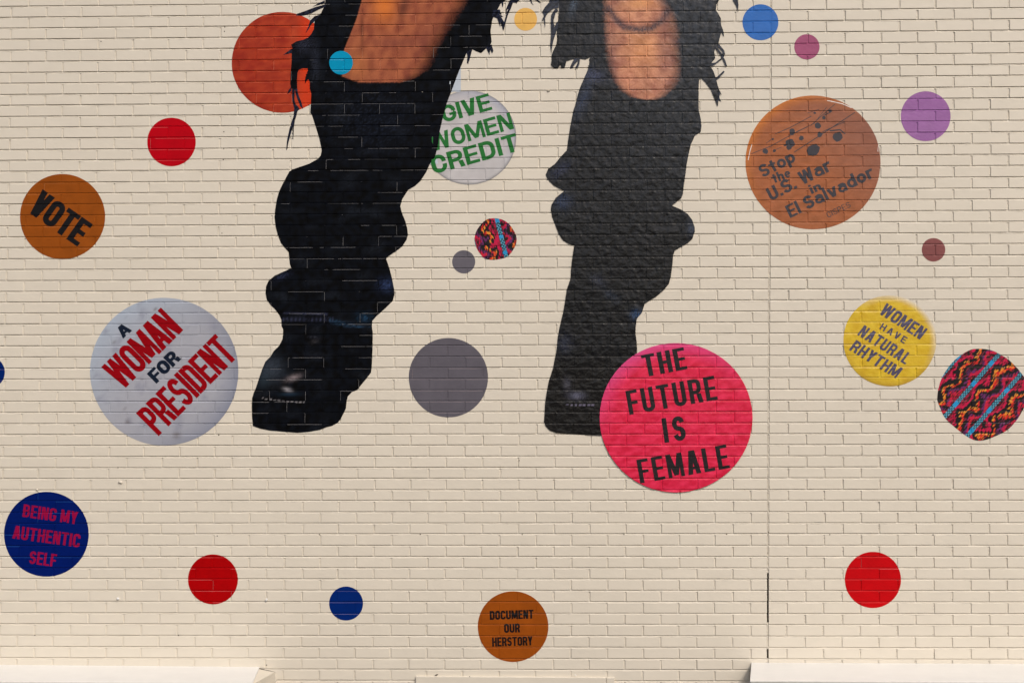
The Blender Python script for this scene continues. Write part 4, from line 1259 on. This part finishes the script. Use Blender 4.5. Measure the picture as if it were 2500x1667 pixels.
# ------------------------------------------------------------------ canopies below the mural
def at_depth(px, py, y):
    "point on the plane at distance y in front of the wall seen at a photo pixel"
    d = FW + RT * ((px - 1250.0) / FPX) - UP * ((py - 833.5) / FPX)
    t = (CAMD - y) / d.y
    return Vector((CAMP.x + d.x * t, -y, CAMP.z + d.z * t))
def canopy(name, p_in, p_out, outer_px, y_left, y_right, lab, side):
    a = wall_xz(*p_in)
    W0 = Vector((a[0], 0.004, a[1]))
    # find the depth at which the front corner lies level (3 cm fall) with the back edge
    dep = 0.1
    for k in range(400):
        q = at_depth(p_out[0], p_out[1], dep)
        if q.z >= W0.z - 0.012: break
        dep += 0.002
    F0 = at_depth(p_out[0], p_out[1], dep)
    xo = outer_px
    W1 = Vector((xo, 0.004, W0.z + (0.006 if side > 0 else 0.01)))
    F1 = Vector((xo, F0.y, F0.z))
    root = prop(link(name, None, loc=((W0.x + xo) / 2, 0, W0.z - .5)), lab, "canopy", "flat canopies under the mural")
    inv = Matrix.Translation(root.location).inverted()
    def part(nm, V, F, mt):
        o = link(nm, mesh(nm, V, F, mt), root); o.matrix_parent_inverse = inv; return o
    th = 0.006
    up = Vector((0, 0, th))
    T = [W0, W1, F1, F0]
    V = [p + up * 0 for p in T] + [p - up for p in T]
    F = [(0, 1, 2, 3), (7, 6, 5, 4)] + [(i, (i + 1) % 4, 4 + (i + 1) % 4, 4 + i) for i in range(4)]
    part("cap", V, [tuple(reversed(f)) if side > 0 else f for f in F], M_WHITE)
    hgt = 0.42
    s = 0.004
    ins = lambda p: Vector((p.x + (-s if side < 0 else s), p.y + (s if p is F0 or p is F1 else 0), p.z - th - .0005))
    A, B, C, D = ins(W0), ins(W1), ins(F1), ins(F0)
    dn = Vector((0, 0, -hgt))
    part("fascia", [D, C, C + dn, D + dn], [(0, 1, 2, 3)], M_PANEL)
    part("soffit", [A + dn, B + dn, C + dn, D + dn], [(0, 1, 2, 3)], M_PANEL)
    return root, W0, F0, A, D, dn, part, dep

cl = canopy("canopy", (633.4, 1627), (616, 1667.5), XLEFT, 0, 0, "white topped canopy at the bottom left corner of the wall", -1)
cr = canopy("canopy", (1835, 1616.5), (1831.2, 1661.5), XRIGHT, 0, 0, "white topped canopy at the bottom right below the red disc", 1)
# cheek of the left canopy: leans out to the right at the wall
root, W0, F0, A, D, dn, part, dep = cl
b = wall_xz(672, 1639.5)
B0 = Vector((b[0], -0.003, b[1]))
top0 = Vector((W0.x - .002, -0.004, W0.z - .010))
part("cheek", [top0, B0, B0 + dn, D + dn, D, D.lerp(B0, .5) + Vector((0, 0, -.002))], [(4, 3, 2, 1, 5), (4, 5, 1, 0)], M_PANEL)
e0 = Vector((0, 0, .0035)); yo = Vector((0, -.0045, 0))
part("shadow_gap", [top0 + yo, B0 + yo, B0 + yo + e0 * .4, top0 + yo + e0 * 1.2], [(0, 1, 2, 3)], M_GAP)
# bead of sealant where the cheek meets the bricks
rr = random.Random(2)
V, F = [], []
for k in range(16):
    z = B0.z - .004 - k * .008
    V += [(B0.x - .012, -.004 - rr.uniform(0, .003), z), (B0.x - .003, -.010 - rr.uniform(0, .004), z), (B0.x + .007, .002, z)]
    if k:
        a = 3 * (k - 1)
        F += [(a + 3, a + 4, a + 1, a), (a + 4, a + 5, a + 2, a + 1)]
part("sealant", V, F, M_SEAL)
root, W0, F0, A, D, dn, part, dep2 = cr
part("cheek", [A, D, D + dn, A + dn], [(0, 1, 2, 3)], M_PANEL)
print("canopy depth", dep, dep2)

# painted flat box at the bottom centre
x0, z0 = wall_xz(1015.8, 1649); x1, _ = wall_xz(1500, 1649); xm, _ = wall_xz(1480, 1649)
root = prop(link("sign_box", None, loc=((x0 + x1) / 2, 0, z0 - .3)), "cream painted flat box fixed to the wall at the bottom centre edge", "box")
inv = Matrix.Translation(root.location).inverted()
def boxpart(nm, xa, xb, y, za, zb, mt, bv=.002):
    V = [(xa, .02, za), (xb, .02, za), (xb, .02, zb), (xa, .02, zb), (xa, y + bv, za), (xb, y + bv, za), (xb, y + bv, zb), (xa, y + bv, zb),
         (xa + bv, y, za + bv), (xb - bv, y, za + bv), (xb - bv, y, zb - bv), (xa + bv, y, zb - bv)]
    F = []
    for i in range(4):
        k = (i + 1) % 4
        F += [(i, k, 4 + k, 4 + i), (4 + i, 4 + k, 8 + k, 8 + i)]
    F.append((8, 9, 10, 11))
    o = link(nm, mesh(nm, V, F, mt), root); o.matrix_parent_inverse = inv
boxpart("face_panel", x0, xm, -.020, z0 - .7, z0, M_PANEL)
boxpart("end_panel", xm + .002, x1, -.016, z0 - .7, z0 - .001, M_PANEL)
def chip(px, py, w, h, a, lab, mt):
    x, z = wall_xz(px, py)
    V, F = lathe([(1, 0), (.8, -.5), (.2, -.7)], 7)
    rq = random.Random(int(px))
    V = [(v[0] * w * rq.uniform(.6, 1.2), v[1] * .006 - .013, v[2] * h * rq.uniform(.6, 1.3)) for v in V]
    o = link("debris", mesh("debris", V, F, mt), None, (x, 0, z))
    o.rotation_euler = (0, a, 0)
    prop(o, lab, "debris", "bits lying on the cream box")
M_TWIG = film_material("dark_twig", (.07, .055, .045), rough=.9, spec=.1)
chip(1066, 1645.5, .011, .004, -.4, "dark and white leaf scrap lying on the left end of the cream box", M_TWIG)
chip(1405, 1646, .009, .003, .5, "pale paint flake lying on the right half of the cream box", M_WHITE)
chip(1147, 1649.3, .003, .003, 0, "tiny dark crumb on the top edge of the cream box", M_TWIG)

# ------------------------------------------------------------------ street in front of the wall (never in the frame)
gm = film_material("asphalt", (.055, .053, .05), rough=.85, spec=.3, bump=.6, bscale=60, vary=.2)
pm = film_material("concrete_paving", (.16, .15, .14), rough=.85, spec=.3, bump=.4, bscale=40, vary=.12)
prop(link("road", mesh("road", [(-300, -300, 0), (300, -300, 0), (300, -4.2, 0), (-300, -4.2, 0)], [(0, 1, 2, 3)], gm)), kind="structure")
prop(link("pavement", mesh("pavement", [(-300, -4.2, 0), (300, -4.2, 0), (300, -4.2, .13), (-300, -4.2, .13), (300, .4, .13), (-300, .4, .13)], [(0, 1, 2, 3), (3, 2, 4, 5)], pm)), kind="structure")
prop(link("ground", mesh("ground", [(-300, .4, .12), (300, .4, .12), (300, 300, .12), (-300, 300, .12)], [(0, 1, 2, 3)], pm)), kind="structure")
